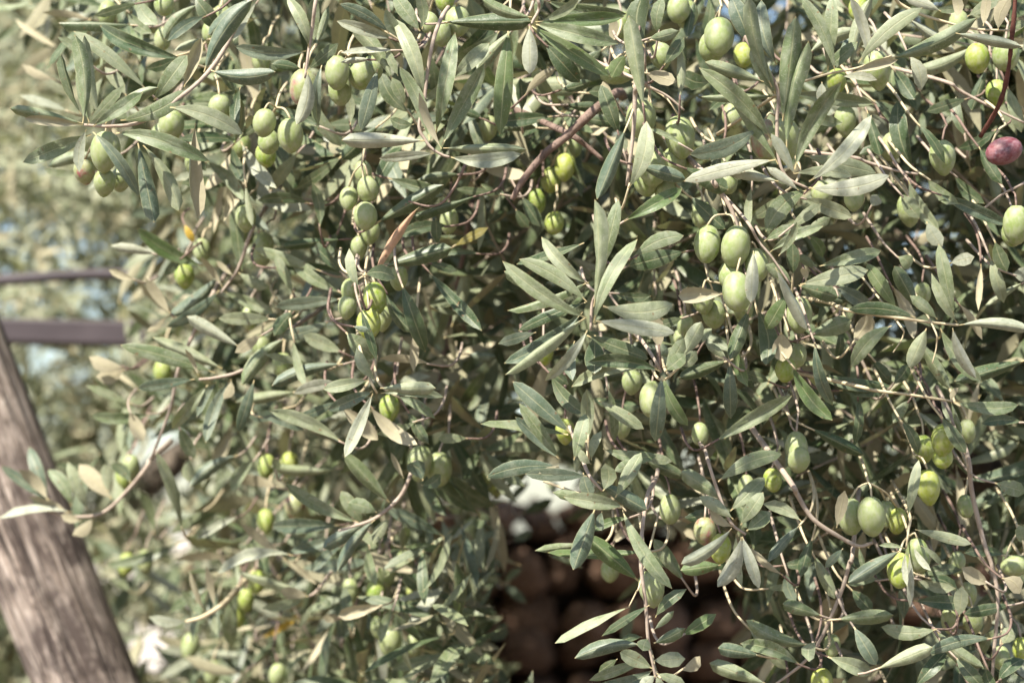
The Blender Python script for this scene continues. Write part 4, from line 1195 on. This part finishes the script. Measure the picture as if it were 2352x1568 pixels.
# loose overhanging shoots that dapple the front
for i in range(16):
    P0 = (rng.uniform(-0.9, 0.6), rng.uniform(1.15, 1.6), rng.uniform(2.05, 2.6))
    D = norm(np.array([rng.normal(0, 0.7), rng.normal(-0.3, 0.5), rng.normal(0.0, 0.5)]))
    grow_twig(mass, P0, D, rng.uniform(0.15, 0.24), rng.uniform(0.055, 0.066), twigs_stuff)
for _, twig, B, T, wm, flags in REST:
    A, X, Nn, L, W = leaf_frame(B, T, wm, flags)
    k_ = next((c for c in flags if c in LEAF), 's')
    mass.add(np.array(B), np.array(A), np.array(Nn), L, W, LK.index(k_))
REST_PTS = len(REST)


def keep_main(Pm):
    k = in_frame_keep(Pm)
    if REST_PTS:
        k[-REST_PTS:] = True
    return k


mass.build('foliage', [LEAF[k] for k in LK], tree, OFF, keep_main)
ts = tube_local(twigs_stuff, 'twig_mass', M_TWIG)
ts['kind'] = 'stuff'

# trunk and limbs of the main tree
tb = Tubes()
tb.add([TREE_BASE + Vector((0, 0, -0.05)), TREE_BASE + Vector((0.05, 0.02, 0.4)), TREE_BASE + Vector((0.12, 0.0, 0.8)), TREE_BASE + Vector((0.2, 0.05, 1.15))], 0.19, 0.11, 14, 6, 0.25)
tube_local(tb, 'trunk', M_TRUNK)
TOP = TREE_BASE + Vector((0.2, 0.05, 1.1))
for e, r in (((-0.3, -0.1, 0.55), .05), ((-0.75, -0.35, 0.75), .04), ((0.35, 0.1, 0.9), .06), ((-0.1, 0.5, 0.95), .055), ((-0.25, -0.6, 1.2), .045), ((0.5, -0.5, 0.8), .045), ((-0.5, 0.3, 1.3), .04)):
    E = TOP + Vector(e) * 1.0
    tb = Tubes()
    mid = TOP.lerp(E, 0.5) + Vector((random.uniform(-.08, .08), random.uniform(-.08, .08), 0.06))
    tb.add([TOP - Vector((0, 0, 0.08)), mid, E, E + (E - mid) * 0.8], r, r * 0.25, 9, 5, 0.2)
    tube_local(tb, 'branch', M_TRUNK)

# =========================================================== background olive trees
BACK_HOLES = [(378, 1060, 74, 92), (415, 1240, 34, 34), (428, 1312, 30, 30), (318, 1322, 28, 28), (1020, 1190, 45, 55), (880, 1130, 26, 26), (2150, 950, 30, 30), (1240, 1145, 150, 85), (1190, 935, 48, 58), (2255, 1075, 85, 60), (345, 1485, 60, 62), (1510, 1075, 60, 30), (1590, 1050, 50, 30)]


def back_keep(Pm):
    u, v, d = project(Pm)
    k = np.ones(len(Pm), bool)
    for cx, cy, ax, ay in BACK_HOLES:
        k &= ~(((u - cx) / ax) ** 2 + ((v - cy) / ay) ** 2 < 1.0)
    k &= ~((u > 420) & (v > 1190) & (rng.random(len(Pm)) < 0.5))
    k &= ~((u > 980) & (v > 1200) & (d < 6.2))
    return k


def background_tree(base, centre, radii, n, label, mat, tpl=FAR_2, extra=()):
    t = bpy.data.objects.new('olive_tree', None)
    t.location = base
    COL.objects.link(t)
    tag(t, label, 'olive tree', 'olive trees in the background')
    lm = LeafMass(tpl)
    tu = Tubes()
    c = np.array(centre)
    for i in range(n):
        n_ = norm(rng.normal(0, 1, 3))
        n_[1] *= 1 if n_[1] < 0.35 else -1
        rad = rng.uniform(0.55, 1.0)
        P0 = c + n_ * rad * np.array(radii)
        D = norm(n_ + rng.normal(0, 0.6, 3) + np.array([0, 0, 0.15]))
        grow_twig(lm, P0, D, rng.uniform(0.2, 0.36), rng.uniform(0.060, 0.080), tu if i % 3 == 0 else None, r=0.0028, pitch=0.024, nb=(-0.25, -0.75, 0.6))
    for P0, D in extra:
        grow_twig(lm, P0, D, rng.uniform(0.2, 0.3), 0.068, tu, r=0.002, pitch=0.022, nb=(-0.25, -0.75, 0.6))
    lm.build('foliage', mat, t, -base, back_keep)
    o = tube_local(tu, 'twig_mass', M_SHOOT, t, -base)
    o['kind'] = 'stuff'
    tb = Tubes()
    tb.add([base + Vector((0, 0, -0.05)), base + Vector((0.06, 0, 0.5)), base + Vector((0.02, 0.1, 1.0)), base + Vector((0.1, 0.15, 1.4))], 0.15, 0.08, 12, 5, 0.25)
    tube_local(tb, 'trunk', M_TRUNK, t, -base)
    S = base + Vector((0.1, 0.15, 1.32))
    for k in range(6):
        th = k * 1.05 + random.uniform(-.3, .3)
        E = Vector(centre) + Vector((math.cos(th) * radii[0] * 0.55, math.sin(th) * radii[1] * 0.55, random.uniform(-0.1, 0.5) * radii[2]))
        tb = Tubes()
        tb.add([S, S.lerp(E, 0.5) + Vector((0, 0, 0.1)), E], 0.045, 0.012, 8, 5, 0.2)
        tube_local(tb, 'branch', M_TRUNK, t, -base)


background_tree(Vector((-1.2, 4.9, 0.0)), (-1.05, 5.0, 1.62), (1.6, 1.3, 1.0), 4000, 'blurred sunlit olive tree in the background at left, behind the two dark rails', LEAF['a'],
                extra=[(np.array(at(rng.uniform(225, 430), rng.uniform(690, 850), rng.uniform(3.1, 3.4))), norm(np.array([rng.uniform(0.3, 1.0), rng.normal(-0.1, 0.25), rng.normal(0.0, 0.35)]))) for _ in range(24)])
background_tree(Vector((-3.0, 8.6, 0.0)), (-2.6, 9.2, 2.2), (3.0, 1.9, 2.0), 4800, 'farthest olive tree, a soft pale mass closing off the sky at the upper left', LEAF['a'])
background_tree(Vector((1.7, 7.4, 0.0)), (1.3, 7.3, 2.45), (2.3, 1.1, 1.5), 1500, 'dim olive tree beyond the stone wall, glimpsed through gaps right of centre', LEAF['m'])

# =========================================================== low shrub left of the post
SB = Vector((-1.0, 3.7, 0.0))
shrub = bpy.data.objects.new('shrub', None)
shrub.location = SB
COL.objects.link(shrub)
tag(shrub, 'dark green out of focus shrub at the lower left corner, behind the wooden post', 'shrub')
sm = LeafMass(FAR_T)
tbs = Tubes()
for i in range(90):
    P0 = np.array([-1.0 + rng.normal(0, 0.16), 3.7 + rng.normal(0, 0.15), rng.uniform(0.5, 1.12)])
    D = norm(np.array([rng.normal(0, 0.6), rng.normal(0, 0.6), rng.uniform(0.1, 1)]))
    grow_twig(sm, P0, D, rng.uniform(0.15, 0.25), 0.05, None, pitch=0.022)
for i in range(7):
    tbs.add([SB, SB + Vector((rng.normal(0, .06), rng.normal(0, .06), 0.5)), SB + Vector((rng.normal(0, .18), rng.normal(0, .18), 1.15))], 0.012, 0.004, 6, 3)
sm.build('foliage', LEAF['g'], shrub, -SB)
tube_local(tbs, 'stem', M_TRUNK, shrub, -SB)

# =========================================================== leaning wooden post
pd = 2.62
p_top = at(-125 - 0.388 * 700, 745 - 700, pd)
p_a = at(-125, 745, pd)
p_b = at(197, 1568, pd)
ax_ = (p_b - p_a).normalized()
p_foot = p_b + ax_ * ((p_b.z + 0.1) / -ax_.z)
R_POST = 0.5 * 232 * K * pd
PV, PF = [], []
NS, NR = 28, 60
plen = (p_foot - p_top).length
for i in range(NR + 1):
    zz = -plen * i / NR
    for k in range(NS):
        a = 2 * math.pi * k / NS
        rr = R_POST * (1 + 0.06 * noise.noise(Vector((math.cos(a) * 1.6, math.sin(a) * 1.6, zz * 2.2))) + 0.02 * noise.noise(Vector((math.cos(a) * 7, math.sin(a) * 7, zz * 3))))
        PV.append(Vector((rr * math.cos(a), rr * math.sin(a), zz)))
for i in range(NR):
    for k in range(NS):
        k2 = (k + 1) % NS
        PF.append((i * NS + k, (i + 1) * NS + k, (i + 1) * NS + k2, i * NS + k2))
PF.append(tuple(range(NS)))
PF.append(tuple(NR * NS + k for k in reversed(range(NS))))
post = mesh_obj('wooden_post', PV, PF, M_WOOD)
post.location = p_top
post.rotation_euler = (-ax_).to_track_quat('Z', 'Y').to_euler()
tag(post, 'weathered round wooden post with long cracks, leaning at the lower left', 'wooden post')

# =========================================================== dark rails behind the post
rd = 3.5
r_base = at(-420, 900, rd)
rail = bpy.data.objects.new('railing', None)
rail.location = (r_base.x, r_base.y, 0)
COL.objects.link(rail)
tag(rail, 'dark purplish metal railing with a curved upper rail, blurred at the left edge', 'railing')
roff = Vector((-r_base.x, -r_base.y, 0))
tb = Tubes()
tb.add([at(-420, 800, rd), at(-150, 668, rd), at(60, 640, rd), at(250, 630, rd), at(430, 640, rd), at(640, 700, rd)], 0.009, 0.009, 10, 5)
tube_local(tb, 'upper_rail', M_RAIL, rail, roff)


def bar(p, q, hy, hz):
    d = (q - p).normalized()
    s = d.cross(Vector((0, 0, 1))).normalized() * hy
    u = Vector((0, 0, hz))
    V = [e + a * s + b * u for e in (p, q) for a, b in ((-1, -1), (1, -1), (1, 1), (-1, 1))]
    F = [(0, 1, 2, 3), (7, 6, 5, 4), (0, 4, 5, 1), (1, 5, 6, 2), (2, 6, 7, 3), (3, 7, 4, 0)]
    return V, F


V, F = bar(at(-420, 752, rd + .12), at(640, 775, rd + .12), 0.03, 0.019)
lr = mesh_obj('lower_rail', [v + roff for v in V], F, M_RAIL, rail, False)
bv = lr.modifiers.new('bevel', 'BEVEL')
bv.width = 0.004
bv.segments = 2
for u_ in (-420, 640):
    top = at(u_, 800 if u_ < 0 else 700, rd)
    tb = Tubes()
    tb.add([Vector((top.x, top.y + .05, -0.1)), Vector((top.x, top.y + .05, top.z * 0.5)), Vector((top.x, top.y + .05, top.z + .01))], 0.02, 0.02, 10, 3)
    tube_local(tb, 'rail_post', M_RAIL, rail, roff)

# =========================================================== rusty wire at the upper right
tb = Tubes()
tb.add([zt('C', 2300, -600, 1.74), zt('C', 2290, -10, 1.74), zt('C', 2268, 250, 1.74), zt('C', 2240, 500, 1.75), zt('C', 2180, 720, 1.76), zt('C', 2050, 942, 1.78)], 0.0016, 0.0014, 6, 8, 0.5)
wp = zt('C', 2290, -10, 1.74)
tb.v = [v - wp for v in tb.v]
wire = tb.build('rusty_wire', M_WIRE)
wire.location = wp
tag(wire, 'thin dark rusty wire hanging down among the leaves at the upper right', 'wire')

# =========================================================== dry stone wall
WX0, WX1, WY, WH = -0.80, 2.7, 5.35, 1.56
wall = bpy.data.objects.new('stone_wall', None)
wall.location = (WX0, WY, 0)
COL.objects.link(wall)
tag(wall, 'rough reddish-brown dry stone wall in deep shade below the branches', 'stone wall')
V = [Vector(p) for p in ((.12, .16, -.05), (WX1 - WX0, .16, -.05), (WX1 - WX0, .40, -.05), (.12, .40, -.05), (.12, .16, WH - .055), (WX1 - WX0, .16, WH - .055), (WX1 - WX0, .40, WH - .055), (.12, .40, WH - .055))]
mesh_obj('wall_core', V, [(0, 3, 2, 1), (4, 5, 6, 7), (0, 1, 5, 4), (1, 2, 6, 5), (2, 3, 7, 6), (3, 0, 4, 7)], M_CORE, wall, False)


def stone_mesh(seed):
    import bmesh
    bm = bmesh.new()
    bmesh.ops.create_icosphere(bm, subdivisions=2, radius=1.0)
    for v in bm.verts:
        c = v.co
        m_ = max(abs(c.x), abs(c.y), abs(c.z))
        box = c / m_
        p = c.lerp(box, 0.62)
        k = 1 + 0.34 * noise.noise(c * 1.4 + Vector((seed * 3.1, 0, 0))) + 0.20 * noise.noise(c * 3.5 + Vector((0, seed * 5.7, 0)))
        v.co = p * k * 0.86
    me = bpy.data.meshes.new('stone')
    bm.to_mesh(me)
    bm.free()
    me.materials.append(M_STONE)
    me.polygons.foreach_set('use_smooth', [True] * len(me.polygons))
    return me


SM = [stone_mesh(i + 1) for i in range(12)]
zrow, cnt = 0.0, 0
while zrow < WH - 0.05 and cnt < 298:
    hrow = random.uniform(0.085, 0.125) if zrow > 0.85 else random.uniform(0.20, 0.24)
    hrow = min(hrow, WH - zrow)
    x = random.uniform(0, 0.08)
    while x < WX1 - WX0 and cnt < 298:
        wst = random.uniform(0.075, 0.19) if zrow > 0.85 else random.uniform(0.2, 0.34)
        o = bpy.data.objects.new('stone', random.choice(SM))
        COL.objects.link(o)
        o.parent = wall
        hh = hrow * random.uniform(0.85, 1.35)
        o.location = (x + wst / 2, random.uniform(0.04, 0.12), zrow + hrow / 2 + random.uniform(-.025, .02))
        o.scale = (wst * 0.54, random.uniform(0.10, 0.13), hh * 0.54)
        o.rotation_euler = (random.uniform(-.3, .3), random.uniform(-.3, .3), random.choice((0, math.pi)) + random.uniform(-.15, .15))
        x += wst
        cnt += 1
    zrow += hrow
for k in range(9):
    o = bpy.data.objects.new('stone', random.choice(SM))
    COL.objects.link(o)
    o.parent = wall
    o.location = (0.25 + k * 0.36 + random.uniform(-.1, .1), random.uniform(0.10, 0.2), WH + random.uniform(-0.02, 0.015))
    o.scale = (random.uniform(0.07, 0.12), 0.09, random.uniform(0.035, 0.06))
    o.rotation_euler = (random.uniform(-.3, .3), random.uniform(-.3, .3), random.uniform(-.5, .5))
print('stones', cnt)

# =========================================================== ground and far hills
g = bpy.data.meshes.new('ground')
gv, gf = [], []
NG = 60
xs = [-900, -300, -100, -40] + list(np.linspace(-15, 15, 31)) + [40, 100, 300, 900]
ys = [-300, -100, -30] + list(np.linspace(-6, 24, 31)) + [40, 80, 150, 300, 900]
for yy in ys:
    for xx in xs:
        zz = 0.03 * noise.noise(Vector((xx * 0.5, yy * 0.5, 0))) if abs(xx) < 16 and -6 < yy < 25 else 0.0
        gv.append((xx, yy, zz))
nx = len(xs)
for j in range(len(ys) - 1):
    for i in range(nx - 1):
        gf.append((j * nx + i, j * nx + i + 1, (j + 1) * nx + i + 1, (j + 1) * nx + i))
ground = mesh_obj('ground', gv, gf, M_GROUND)
ground['kind'] = 'structure'

M_SHADE_SHEET = rough_material('brown_shade_sheet', [(0.3, (0.085, 0.060, 0.042)), (0.7, (0.160, 0.118, 0.085))], 7, 1.0, 0.02)  # dark brown put on the ground for the tree's shade
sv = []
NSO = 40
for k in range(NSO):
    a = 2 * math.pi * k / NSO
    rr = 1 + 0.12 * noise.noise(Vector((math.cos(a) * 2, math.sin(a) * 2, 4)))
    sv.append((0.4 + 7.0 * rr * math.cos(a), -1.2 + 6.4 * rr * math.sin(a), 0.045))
shade_sheet = mesh_obj('shade_sheet', sv, [tuple(range(NSO))], M_SHADE_SHEET, None, False)  # added sheet, stands in for tree shade and cuts light bounced off the ground
shade_sheet['kind'] = 'structure'
